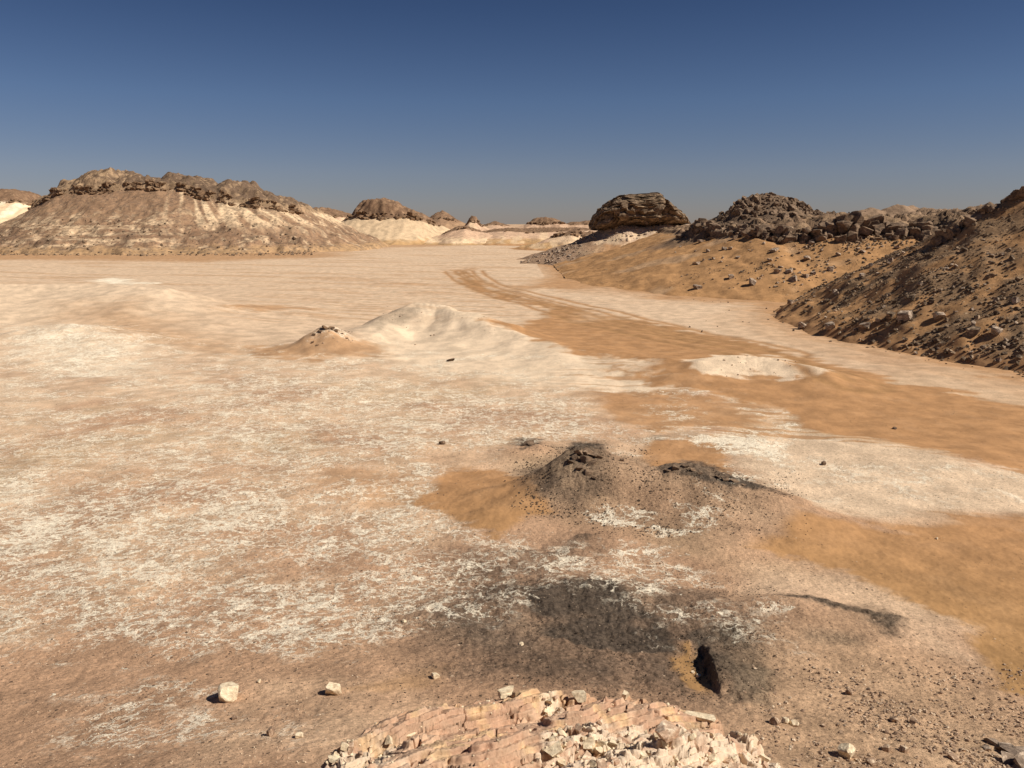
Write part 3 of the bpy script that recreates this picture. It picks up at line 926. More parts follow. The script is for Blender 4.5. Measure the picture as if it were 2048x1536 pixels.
# ---- the large flat-topped hill on the left
HL = mesa([(60, 418, 262), (118, 388, 252), (160, 386, 250), (220, 382, 249), (300, 378, 250), (360, 378, 250), (400, 392, 248), (450, 404, 247), (520, 412, 246), (560, 418, 248), (600, 425, 256)],
          [(60, 405, 268), (116, 376, 262), (120, 360, 262), (160, 357, 262), (196, 342, 262), (215, 337, 262), (236, 340, 262), (256, 354, 264), (290, 356, 268), (312, 354, 272), (345, 362, 272), (362, 353, 272),
           (385, 352, 272), (410, 355, 272), (430, 364, 272), (450, 371, 270), (480, 365, 270), (505, 366, 270), (520, 376, 268), (545, 388, 266), (575, 396, 262), (596, 402, 260), (606, 428, 260)],
          34, 0.52, 0.36, 31, gully=1.1, foot=1.0, bump=0.5, rise=8, cliff=2.0, bench=0.22, rough=0.26)
def HL_colour(x, y, z, sd):
    n = fbm(x / 4, y / 4, 5, 301); n3 = fbm(x / 1.4, y / 1.4, 4, 303)
    lay = fbm(x / 26, z / 0.8 + 0.5 * n, 4, 305)            # flat beds across the slope
    col = np.ones((len(x), 1)) * np.array([0.325, 0.200, 0.120])
    px = 1024 + x / np.maximum(y, 1) * 1570
    s = fbm((x + (0.4 + 1.5 * sstep(340, 540, px)) * z) / 3.2, z / 30 + y / 60, 4, 307)  # chutes
    col = mix(col, HC * 0.95, sstep(-0.05, 0.27, s + 0.42 * sstep(400, 500, px) - 0.12) * sstep(7, 10, z) * sstep(330, 420, px) * 0.95)
    col = mix(col, HC, sstep(-0.1, 0.25, s + 0.25 * sstep(420, 560, px) - 0.05) * sstep(300, 430, px) * sstep(4, 9, z) * 0.65)
    col = mix(col, HC * 0.9, sstep(0.08, 0.3, lay) * sstep(11, 8, z) * sstep(420, 300, px) * 0.75)
    col = mix(col, HC, sstep(0.12, 0.35, n + 0.25 * np.exp(-((px - 120) / 60) ** 2 - ((z - 9) / 3) ** 2)) * sstep(14, 9, z) * 0.6)
    col = mix(col, HT * 0.85, sstep(0.15, 0.35, fbm(x / 7, y / 12, 3, 309)) * sstep(360, 200, px) * 0.8)
    col = mix(col, HB * 0.8, sstep(0.05, 0.3, fbm(x / 6, y / 6, 3, 311) + 0.3 * np.exp(-((px - 400) / 70) ** 2)) * sstep(9, 4, z) * 0.7)
    col = mix(col, np.array([0.46, 0.29, 0.155]), sstep(2.4, 0.8, z + n))
    cap = sstep(0.5, -0.5, sd)
    capc = mix(np.ones((len(x), 1)) * np.array([0.17, 0.112, 0.074]), np.array([0.42, 0.285, 0.17]), sstep(0.0, 0.5, n3 + sstep(3.0, 0.5, -sd) * 0.6 + 0.45 * sstep(330, 240, px) - 0.1) * 0.8)
    dk = sstep(-0.05, 0.35, fbm(x / 1.1, y / 1.1, 4, 313) + 0.3 * n)
    col = mix(col, HD * 1.1, dk * 0.55)
    col = mix(col, capc, cap)
    return col, np.clip(0.75 + 0.35 * n - 0.35 * sstep(2.2, 0.8, z), 0.08, 1)
o = hill_mesh(HL, HL_colour, M_hill, label='large flat-topped hill with a brown caprock rim and cream gullies on its right flank')
link('rock_cap', rim_blocks(HL, 800, 0.3, 1.7, 41, flat=0.5, gap=0.8, band=(-1.8, 1.0), sink=0.4).mesh('rock_cap'), M_caprock, o)
# ---- pale-skirted hill in the middle distance
HM = mesa([(690, 437, 345), (715, 437, 338), (760, 438, 335), (810, 436, 335), (845, 443, 338), (875, 452, 345)],
          [(690, 430, 352), (706, 418, 352), (718, 404, 352), (740, 400, 352), (770, 398, 352), (795, 403, 352), (806, 414, 352), (830, 420, 352), (850, 432, 352), (875, 446, 352)],
          26, 0.42, 0.55, 61, gully=0.9, bump=0.5, rise=7, cliff=1.5)
o = hill_mesh(HM, talus_colours(HC * 0.85, HC * 0.78, HC * 0.82, HO, grit0=0.2, streak=0.6, seedo=3, hz=(0.3, 0.5)), M_hill,
              label='small hill with a dark brown cap on smooth cream slopes, centre of the plain')
link('rock_cap', rim_blocks(HM, 110, 0.7, 2.4, 71, flat=0.55).mesh('rock_cap'), M_caprock, o)

# ---- the isolated butte with an overhanging cap
HBT = mesa([(1205, 462, 168), (1240, 456, 165), (1290, 458, 164), (1340, 452, 165), (1372, 452, 168)],
           [(1205, 455, 172), (1240, 450, 172), (1290, 450, 172), (1372, 450, 172)],
           11, 0.50, 0.3, 83, gully=0.7, bump=0.3, rise=4, cliff=0.4, back_slope=0.4)
_bx = [P(1215, 460, 168), P(1120, 494, 168), P(1030, 530, 163)]
_by = [P(1370, 452, 168), P(1420, 468, 150), P(1450, 470, 130)]
_h0 = HBT.h
def HBT_h(x, y):
    z, sd = _h0(x, y)
    z = smax(z, tent(x + 0.8 * fbm(x / 5, y / 5, 3, 91), y, _bx, 0.42) - 0.1, 1.2)
    z = smax(z, tent(x, y, _by, 0.36) - 0.3, 1.2)
    return z, sd
HBT.h = HBT_h
HBT.box = (-6, 70, 118, 215)
def HBT_colour(x, y, z, sd):
    n = fbm(x / 2.4, y / 2.4, 5, 401)
    col = np.ones((len(x), 1)) * np.array([0.60, 0.435, 0.305])
    col = mix(col, HC * 0.95, sstep(-0.1, 0.4, n + 0.4 * sstep(30, 40, x) ) * 0.7)
    px = 1024 + x / np.maximum(y, 1) * 1590
    col = mix(col, HB * 1.1, sstep(1230, 1150, px + 30 * n) * 0.75)
    d, _ = seg_dist(x, y, _by)
    col = mix(col, SAND, sstep(4.9, 3.2, z + 1.2 * n) * sstep(1150, 1230, px))
    return col, np.clip(0.75 + 0.3 * n - 0.5 * sstep(5.5, 3.5, z) * sstep(1150, 1230, px), 0.1, 1)
butte = hill_mesh(HBT, HBT_colour, M_hill, label='isolated butte with a dark overhanging rock cap on a pale debris cone')
def butte_cap():
    hp = Heap()
    v, f = ICO[6]
    v = v.copy()
    rng = np.random.RandomState(5)
    # boxy plan, flat overhanging base, top rising to a corner on the right
    p = np.sign(v) * np.abs(v) ** 0.52
    x0, _, zb = P(1188, 462, 168); x1 = P(1378, 455, 168)[0]
    cx = (x0 + x1) / 2; hw = (x1 - x0) / 2
    u = p[:, 0] / np.abs(p[:, 0]).max()
    q = p[:, 1] / np.abs(p[:, 1]).max()
    w = p[:, 2] / np.abs(p[:, 2]).max()
    sky_u = np.array([-1, -0.93, -0.85, -0.7, -0.5, -0.43, -0.2, 0.1, 0.32, 0.42, 0.55, 0.68, 0.85, 1.0])
    sky_y = np.array([436, 424, 418, 408, 396, 393, 391, 390, 388, 394, 408, 418, 428, 446])
    base_y = np.interp(u, [-1, -0.8, -0.5, -0.2, 0.1, 0.4, 0.7, 1], [470, 462, 452, 455, 462, 452, 449, 449])
    ztop = EYE + (447 - np.interp(u, sky_u, sky_y)) / FPX * 168
    zbot = EYE + (447 - base_y) / FPX * 168
    t = (w + 1) / 2
    z = zbot + (ztop - zbot) * t
    widen = 0.86 + 0.14 * sstep(0.05, 0.28, t) - 0.10 * sstep(0.6, 1.0, t) 
    x = cx + u * hw * (0.92 + 0.08 * sstep(0.05, 0.3, t))
    y = 171 + q * 8.5 * widen
    pts = np.stack([x, y, z], 1)
    nrm = np.stack([u * 1.0, q * 1.3, 0 * u], 1); nrm /= np.maximum(np.linalg.norm(nrm, axis=1), 1e-3)[:, None]
    strata = np.tanh(2.5 * np.sin(z * 4.2 + 1.3 * perlin(x / 3, y / 3, 7)))
    f1, f2, r1, r2, _, _ = worley(x / 2.0 + y / 2.5, z / 2.1 + y / 5, 9)
    dsp = 0.10 * strata + 1.25 * (r1 - 0.5) - 0.75 * sstep(0.14, 0.0, f2 - f1) + 0.35 * fbm(x / 1.2, z / 1.2, 4, 13)
    pts += nrm * dsp[:, None]
    # a hollow under the middle of the overhang
    hol = np.exp(-((u - 0.05) / 0.30) ** 2) * sstep(0.33, 0.1, t) * (q < 0)
    pts[:, 1] += hol * 3.0
    pts[:, 2] += 0.25 * fbm(x / 1.4, y / 1.4, 4, 17) * sstep(0.5, 1, t)
    hp.add(pts, f)
    for k in range(150):
        a = rng.uniform(0, 2 * math.pi); rr_ = rng.uniform(0.80, 1.0)
        bu = math.cos(a) * rr_; bq = math.sin(a) * rr_
        if bq > 0.4: continue
        top_ = EYE + (447 - np.interp(bu, sky_u, sky_y)) / FPX * 168
        bot_ = EYE + (447 - 452) / FPX * 168
        tt = rng.uniform(0.1, 0.9)
        s = rng.uniform(0.4, 1.25)
        put(hp, SHAPES3, rng, cx + bu * hw * 0.95, 171 + bq * 8.2, bot_ + (top_ - bot_) * tt, s, 0.5, 0.75)
    return hp.mesh('rock_cap')
M_butte = rock_material('butte_rock', (0.10, 0.070, 0.046), (0.235, 0.160, 0.102), (0.50, 0.36, 0.23), 0.9, 0.22, 0.5, 0.585)
link('rock_cap', butte_cap(), M_butte, butte)

# ---- the ridge on the right: rim, peak and rounded back hill
RIM = [(1382, 470, 130), (1430, 470, 120), (1500, 468, 110), (1550, 480, 106), (1600, 478, 103), (1660, 472, 101), (1720, 470, 100), (1790, 466, 99), (1850, 472, 97), (1890, 484, 95), (1960, 470, 92), (2100, 440, 92), (2500, 400, 95)]
HR = mesa(RIM, [(1382, 452, 140), (1420, 446, 135), (1540, 446, 125), (1600, 436, 112), (1650, 436, 110), (1720, 432, 110), (1790, 434, 110), (1850, 434, 108), (1900, 440, 106), (1960, 436, 105), (2100, 420, 100), (2500, 390, 100)],
          46, 0.30, 0.28, 103, gully=0.45, foot=0.5, bump=0.7, rise=5, cliff=0.8)
_r0 = HR.h
_peak = [P(1395, 452, 128), P(1440, 432, 126), P(1475, 408, 126), P(1505, 392, 126), P(1540, 385, 126), P(1562, 395, 127), P(1592, 398, 128), P(1620, 416, 128), P(1655, 432, 128)]
_back = [P(1690, 436, 150), P(1740, 414, 150), P(1765, 420, 150), P(1800, 408, 150), P(1850, 413, 150), P(1880, 422, 150), P(1930, 422, 150), P(1970, 430, 150)]
def HR_h(x, y):
    z, sd = _r0(x, y)
    wx = x + 0.7 * fbm(x / 4, y / 4, 3, 113); wy = y + 0.7 * fbm(x / 4, y / 4, 3, 114)
    f1, f2, r1, _, _, _ = worley(x / 1.5, y / 1.5, 119)
    pk = tent(wx, wy, _peak, 0.72) + 0.2 + 0.55 * (r1 - 0.5)
    z = smax(z, pk, 0.7)
    z = smax(z, tent(wx, wy, _back, 0.38, 2.5) + 0.25 * fbm(x / 2, y / 2, 3, 121), 1.0)
    return z, sd
HR.h = HR_h
HR.box = (8, 165, 48, 200)
def HR_colour(x, y, z, sd):
    n = fbm(x / 3, y / 3, 5, 501); n2 = fbm(x / 9, y / 9, 3, 503)
    col = np.ones((len(x), 1)) * np.array([0.435, 0.240, 0.108])
    col = mix(col, np.array([0.47, 0.31, 0.185]), sstep(0.1, 0.45, n2 + 0.6 * sstep(4.5, 7, z) - 0.2) * 0.6)
    cap = sstep(0.9, -0.6, sd + 0.8 * n)
    capc = mix(np.ones((len(x), 1)) * np.array([0.24, 0.155, 0.098]), np.array([0.36, 0.24, 0.145]), sstep(-0.2, 0.4, n))
    col = mix(col, capc, cap)
    d, _ = seg_dist(x, y, _peak)
    col = mix(col, np.array([0.18, 0.122, 0.082]), sstep(9, 5, d + 2 * n) * 0.85)
    bk = sstep(118, 128, y) * sstep(44, 52, x)
    col = mix(col, np.array([0.30, 0.20, 0.13]), bk)
    return col, np.clip(0.30 + 0.2 * n + 0.55 * cap + 0.25 * sstep(4, 7, z), 0.05, 1)
ridge = hill_mesh(HR, HR_colour, M_hill, label='long orange sand slope under a dark rocky ridge with a pointed peak')
hp = rim_blocks(HR, 620, 0.25, 1.25, 131, flat=0.95, gap=1.3, band=(-2.8, 2.2), xr=(28, 62), sink=0.45)
hp2 = rim_blocks(HR, 46, 1.0, 2.0, 133, flat=1.05, gap=1.5, band=(-1.6, 0.8), xr=(33, 60), sink=0.6)
hp.v += hp2.v; hp.f += [f + hp.n for f in hp2.f]; hp.n += hp2.n
rng = np.random.RandomState(7)
for k in range(520):       # the jagged peak
    i = rng.randint(len(_peak) - 1); t = rng.uniform()
    a, b = _peak[i], _peak[i + 1]
    x = a[0] + (b[0] - a[0]) * t + rng.normal() * 2.2; y = a[1] + (b[1] - a[1]) * t - abs(rng.normal()) * 4.5
    z = float(HR.h(np.array([x]), np.array([y]))[0][0])
    put(hp, SHAPES2, rng, x, y, z + 0.05, 0.2 + 0.75 * rng.uniform() ** 3, 0.6, 0.85)
link('rock_outcrop', hp.mesh('rock_outcrop'), M_darkrock, ridge)

# ---- the near spur covered in dark rubble, far right
_spur = [P(2700, 250, 60), P(2300, 330, 60), P(2120, 360, 61), P(2048, 386, 62), P(1990, 425, 63), P(1930, 462, 63.5), P(1870, 496, 64)]
HS = Hill()
def HS_h(x, y):
    wx = x + 0.9 * fbm(x / 6, y / 6, 3, 141); wy = y + 0.9 * fbm(x / 6, y / 6, 3, 142)
    d, _ = seg_dist(wx, wy, _spur)
    z = tent(wx, wy, _spur, 0.42, 1.2, 0.42, 0.63)
    z = np.maximum(z, tent(wx, wy, [(45, 56, 9.8), (47, 48, 10.0), (49, 40, 10.2), (50, 32, 10.0)], 0.45, 1.2, 0.45, 0.49))
    z = z - 0.05 + 0.28 * fbm(x / 3.5, y / 3.5, 5, 145)
    z = smax(z, -0.55 + 0 * z - 0.01 * d, 0.7)
    z = z + 0.10 * fbm(x / 0.9, y / 0.9, 3, 147)
    return z, d
HS.h = HS_h
HS.box = (12, 100, 22, 105); HS.cell = 0.17
def HS_colour(x, y, z, sd):
    n = fbm(x / 2.6, y / 2.6, 5, 601); n2 = fbm(x / 7, y / 7, 3, 603)
    col = np.ones((len(x), 1)) * np.array([0.435, 0.242, 0.112])
    dn = fbm(x / 9, y / 2.2, 4, 607)
    rocky = sstep(21, 29, x - 0.12 * (y - 50) + 2.0 * dn)
    col = mix(col, np.array([0.23, 0.155, 0.095]), sstep(-0.25, 0.35, 0.6 * n + 0.8 * dn + rocky * 0.9 - 0.62) * 0.75)
    col = mix(col, SAND, sstep(1.0, 0.2, z + 0.5 * n) * 0.8)
    return col, np.clip(0.55 + 0.4 * n - 0.4 * sstep(0.9, 0.2, z), 0.1, 1)
build_ground()
spur = hill_mesh(HS, HS_colour, M_near_hill, floor=-0.35, label='near stony spur at the right edge strewn with dark rubble')
rng = np.random.RandomState(17)
hp = Heap()
for k in range(70):
    t = rng.uniform(0, 0.5)
    i = 3 + rng.randint(3); a, b = _spur[i], _spur[i + 1]; t = rng.uniform()
    x = a[0] + (b[0] - a[0]) * t; y = a[1] + (b[1] - a[1]) * t + rng.normal() * 0.5 - 0.3
    z = float(HS.h(np.array([x]), np.array([y]))[0][0])
    if z < 6.0: continue
    put(hp, SHAPES3, rng, x, y, z + 0.1, 0.3 + 0.8 * rng.uniform() ** 2, 0.6, 0.8)
link('rock_outcrop', hp.mesh('rock_outcrop'), M_darkrock, spur)

def right_h(x, y):
    return np.maximum(np.maximum(ground_h(x, y, False), HR.h(x, y)[0]), np.maximum(HS.h(x, y)[0], HBT.h(x, y)[0]))

# ---- far hills
def far_hill(front, top, depth, slope, seed, lab, colours, cap_n=30, cap_s=(0.8, 2.2), cell=0.9, cliff=1.0, capmat=None):
    H = mesa(front, top, depth, slope, cell, seed, gully=0.9, bump=0.5, rise=depth * 0.3, cliff=cliff)
    o = hill_mesh(H, colours, M_hill, label=lab)
    if cap_n:
        link('rock_cap', rim_blocks(H, cap_n, cap_s[0], cap_s[1], seed + 3, shapes=SHAPES2, flat=0.55).mesh('rock_cap'), capmat or M_caprock, o)
    return o
far_hill([(-90, 404, 420), (-20, 402, 415), (30, 404, 415), (60, 410, 420)], [(-90, 385, 430), (-20, 379, 430), (10, 378, 430), (45, 385, 430), (62, 402, 430)], 40, 0.42, 161,
         'distant pale hill with a brown top behind the left end of the big hill', talus_colours(WHITE, HC, HC, HO, grit0=0.2, seedo=11), 60)
far_hill([(560, 432, 430), (620, 430, 425), (680, 434, 430), (730, 440, 440)], [(560, 425, 440), (600, 419, 440), (640, 414, 440), (668, 420, 440), (700, 430, 440), (730, 436, 440)], 40, 0.34, 171,
         'low brown hill in the gap between the big hill and the cream one', talus_colours(HC, HP, HC, HC, grit0=0.3, seedo=13), 40)
far_hill([(850, 440, 440), (880, 436, 435), (915, 444, 440)], [(850, 434, 445), (868, 424, 445), (885, 421, 445), (900, 427, 445), (925, 440, 445)], 30, 0.26, 181,
         'dull brown hill just behind the right shoulder of the cream hill', talus_colours(HB, HT, HT, HP, grit0=0.4, seedo=17), 20)
far_hill([(930, 450, 400), (940, 444, 398), (952, 444, 398), (962, 452, 400)], [(930, 444, 402), (936, 436, 402), (944, 430, 402), (952, 433, 402), (962, 448, 402)], 8, 0.36, 191,
         'tiny rock-topped cone between the cream hill and the open plain', talus_colours(HC, HP, HP, HC, grit0=0.3, seedo=19), 30, (0.8, 1.8), 0.6)
far_hill([(1056, 448, 700), (1080, 449, 695), (1110, 448, 695), (1132, 448, 700)], [(1056, 441, 705), (1066, 436, 705), (1085, 434, 705), (1105, 436, 705), (1132, 445, 705)], 22, 0.3, 201,
         'dark flat butte standing alone on the horizon', talus_colours(HB, HP, HP, HP, grit0=0.3, seedo=23), 60, (1.5, 3.4), 1.2)
far_hill([(965, 452, 800), (990, 450, 800), (1020, 453, 800)], [(965, 449, 810), (978, 444, 810), (990, 442, 810), (1005, 446, 810), (1020, 450, 810)], 40, 0.2, 211,
         'faint low rise on the horizon left of the flat butte', talus_colours(HT, HP, HP, HP, grit0=0.3, seedo=29), 12, (1, 2.4), 1.5)
far_hill([(1125, 452, 900), (1150, 450, 900), (1190, 449, 900), (1240, 450, 900)], [(1125, 448, 910), (1145, 443, 910), (1160, 444, 910), (1178, 441, 910), (1200, 442, 910), (1240, 444, 910)], 50, 0.2, 221,
         'long low rise on the horizon right of the flat butte', talus_colours(HT, HP, HP, HP, grit0=0.3, seedo=31), 24, (1, 2.6), 1.5)
far_hill([(1110, 474, 262), (1140, 470, 258), (1180, 472, 260), (1220, 476, 264)], [(1110, 468, 268), (1128, 463, 268), (1145, 461, 268), (1160, 466, 268), (1180, 462, 268), (1200, 468, 268), (1220, 470, 268)], 10, 0.30, 231,
         'row of small dark hummocks left of the overhanging butte', talus_colours(HC, HP, HO, SAND, grit0=0.5, seedo=37), 50, (0.5, 1.5), 0.5)
far_hill([(960, 466, 340), (1010, 462, 335), (1060, 466, 335), (1110, 464, 340), (1200, 460, 345)], [(960, 463, 360), (1005, 457, 360), (1050, 458, 360), (1100, 456, 360), (1200, 452, 370)], 120, 0.16, 241,
         'broad low tan rise across the back of the plain', talus_colours(HC, HP, HO, SAND, grit0=0.4, seedo=41), 30, (0.5, 1.3), 0.9, 0.4)
far_hill([(880, 470, 330), (905, 462, 328), (930, 458, 328), (960, 464, 332)], [(880, 466, 338), (905, 457, 338), (930, 452, 338), (960, 460, 338)], 20, 0.22, 251,
         'pale hummock at the foot of the tiny rock-topped cone', talus_colours(HP, HP, HC, HO, grit0=0.4, seedo=43), 16, (0.5, 1.4), 0.6, 0.5)
far_hill([(1660, 442, 260), (1800, 436, 260), (1960, 436, 260), (2200, 430, 260)], [(1660, 436, 275), (1800, 430, 275), (1900, 427, 275), (2200, 420, 275)], 60, 0.3, 261,
         'dull brown plateau behind the rocky ridge on the right', talus_colours(HT, HT, HT, HP, grit0=0.4, seedo=47), 0)
far_hill([(-900, 440, 330), (-500, 425, 330), (-250, 430, 330)], [(-900, 425, 350), (-500, 405, 350), (-250, 420, 350)], 60, 0.4, 271,
         'pale hill beyond the left end of the big hill', talus_colours(WHITE, HC, HC, HO, grit0=0.3, seedo=53), 0)

# ------------------------------------------------------------------ rubble and boulders on the right-hand slopes
def z_right(x, y):
    return float(right_h(np.array([x]), np.array([y]))[0])
rng = np.random.RandomState(77)
hp = Heap()
N = 130000
X = rng.uniform(14, 64, N); Y = rng.uniform(30, 100, N); U = rng.uniform(size=N); V = rng.uniform(size=N)
ZS, DS = HS.h(X, Y); ZR, SDR = HR.h(X, Y); G = ground_h(X, Y, False)
Z = right_h(X, Y)
cl = fbm(X / 4, Y / 4, 3, 701)
run_ = fbm(X / 9, Y / 2.2, 4, 607)
dens_s = np.where(ZS >= Z - 0.01, sstep(-0.5, 0.7, ZS + 1.2 * cl) * np.clip(0.55 + 0.9 * run_ + 0.5 * cl + 0.45 * sstep(1, 6, ZS), 0.08, 1) * (0.25 + 0.75 * sstep(21, 28, X - 0.12 * (Y - 50) + 2 * run_)), 0)
dens_r = np.where((ZR >= Z - 0.01) & (ZS < Z - 0.01), np.clip(0.10 + 0.3 * cl, 0, 1) * sstep(0.5, 2.5, ZR) + 0.6 * sstep(4.0, 7.0, ZR + 1.5 * cl), 0)
dens_g = np.where((G >= Z - 0.01), 0.16 * sstep(-0.7, 0.3, ZS + cl * 0.5), 0)
ok = U < np.maximum(np.maximum(dens_s, dens_r), dens_g) * 0.75
idx = np.nonzero(ok)[0][:46000]
for i in idx:
    s = (0.035 + 0.19 * V[i] ** 3.6) * (1.0 if G[i] < Z[i] - 0.01 else 0.55)
    s *= 1.25 - 0.5 * sstep(0.5, 6, ZS[i])
    put(hp, SHAPES1, rng, X[i], Y[i], Z[i] + s * 0.15, s, 0.7)
link('rubble', hp.mesh('rubble'), M_rubble, kind='stuff', label='dark loose rubble strewn over the right-hand slopes', category='rubble')

boulder_meshes = []
for i in range(10):
    v, f = SHAPES3[i]
    boulder_meshes.append(make_mesh('boulder', v, f, False))
    boulder_meshes[-1].materials.append(M_boulder)
dark_meshes = []
for i in range(8):
    v, f = SHAPES2[i]
    dark_meshes.append(make_mesh('boulder', v, f, False))
    dark_meshes[-1].materials.append(M_rubble)

def place_rock(name, me, x, y, z, s, rng, label, cat, group=None, flat=1.0, tilt=0.4):
    o = bpy.data.objects.new(name, me)
    C.objects.link(o)
    o.location = (x, y, z)
    o.scale = (s, s * rng.uniform(.85, 1.15), s * flat)
    o.rotation_euler = (rng.uniform(-tilt, tilt), rng.uniform(-tilt, tilt), rng.uniform(0, 6.28))
    o['label'] = label; o['category'] = cat
    if group: o['group'] = group
    return o

NAMED = [
    (1397, 574, 10, 'lone pale boulder at the left foot of the orange sand slope', 0.85),
    (1463, 553, 9, 'small pale boulder higher up, second from the left on the orange slope', 1.0),
    (1506, 564, 10, 'pale-topped boulder at the upper end of a thin white streak', 1.0),
    (1586, 558, 12, 'pale boulder with a long shadow, left of a pair on the sand slope', 0.8),
    (1612, 551, 9, 'flat pale boulder, right of a pair on the sand slope', 0.7),
    (1583, 603, 9, 'small mottled boulder alone on the sand above the row of three', 1.0),
    (1606, 651, 12, 'light grey boulder, leftmost of the row of three at the slope foot', 0.75),
    (1662, 649, 18, 'rounded dark striped boulder, middle of the row of three at the slope foot', 0.72),
    (1733, 649, 12, 'lumpy pale boulder, rightmost of the row of three at the slope foot', 0.9),
    (1812, 634, 19, 'tall pointed grey boulder, tallest on the stony slope foot', 1.15),
    (1782, 630, 14, 'dark broken boulder leaning beside the tall pointed grey one', 0.8),
    (1882, 629, 15, 'broad brown boulder right of the tall pointed grey one', 0.8),
    (1948, 664, 17, 'jagged dark boulder with a spread shadow low on the spur', 1.0),
    (1996, 662, 15, 'upright split boulder near the right edge, low on the spur', 1.1),
    (1573, 462, 16, 'dark block standing under the left end of the ridge outcrop', 1.0),
    (1388, 456, 10, 'dark round block in the saddle right of the overhanging butte', 1.0),
]
rng = np.random.RandomState(99)
for i, (px, py, hs, lab, fl) in enumerate(NAMED):
    x, y, z = hit(px, py + hs * 0.5, right_h)
    s = hs / FPX * y * 1.15
    me = (boulder_meshes if i not in (10, 12, 14, 15) else dark_meshes)[i % 8]
    place_rock('boulder', me, x, y + s * 0.3, z + s * fl * 0.35, s, rng, lab, 'boulder', flat=fl, tilt=0.3)
place_n = 0
tries = 0
rng = np.random.RandomState(123)
while place_n < 268 and tries < 9000:
    tries += 1
    px = rng.uniform(1330, 2040); py = rng.uniform(470, 740)
    # most of them below the ridge and on the spur
    base = np.interp(px, [1330, 1500, 1700, 1900, 2048], [520, 560, 690, 735, 760])
    if py > base: continue
    if px < 1700 and py > np.interp(px, [1330, 1500, 1700], [500, 555, 640]) and rng.uniform() > 0.25: continue
    x, y, z = hit(px, py, right_h)
    if y > 125: continue
    hs = 3.0 + 8.0 * rng.uniform() ** 2.4
    s = hs / FPX * y
    onspur = px > np.interp(py, [470, 740], [1880, 1560])
    me = (dark_meshes if (onspur and rng.uniform() < 0.7) else boulder_meshes)[rng.randint(8)]
    if onspur:
        lab, grp = 'small dark boulder among the rubble of the near stony spur', 'small boulders on the stony spur'
    else:
        lab, grp = 'small boulder half sunk in the orange sand slope below the ridge', 'small boulders on the sand slope'
    place_rock('boulder', me, x, y, z + s * 0.25, s, rng, lab, 'boulder', grp, flat=rng.uniform(.6, 1.0))
    place_n += 1

# rubble at the foot of the big hill and butte cone
hp = Heap()
rng = np.random.RandomState(55)
for k in range(1500):
    px = rng.uniform(-20, 640); py = 503 - abs(rng.normal()) * 16
    v = (768 - py) / FPX
    d = rng.uniform(205, 245); x = d * (px - 1024) / FPX
    z = float(max(HL.h(np.array([x]), np.array([d]))[0][0], ground_h(np.array([x]), np.array([d]), False)[0]))
    if z > 9: continue
    s = 0.12 + 0.5 * rng.uniform() ** 4
    put(hp, SHAPES1, rng, x, d, z + 0.2 * s, s, 0.6)
link('rubble', hp.mesh('rubble'), M_rubble, kind='stuff', label='loose rubble along the foot of the large flat-topped hill', category='rubble')
hp = Heap()
for k in range(2600):
    x = rng.uniform(0, 42); y = rng.uniform(140, 172)
    z = HBT.h(np.array([x]), np.array([y]))[0][0]
    if z < 0.1 or (z < 4.5 and x > 14 and rng.uniform() < 0.85): continue
    s = 0.10 + 0.42 * rng.uniform() ** 3
    put(hp, SHAPES1, rng, x, y, z + 0.2 * s, s, 0.6)
link('rubble', hp.mesh('rubble'), M_boulder, kind='stuff', label='broken debris on the cone under the overhanging butte', category='rubble')

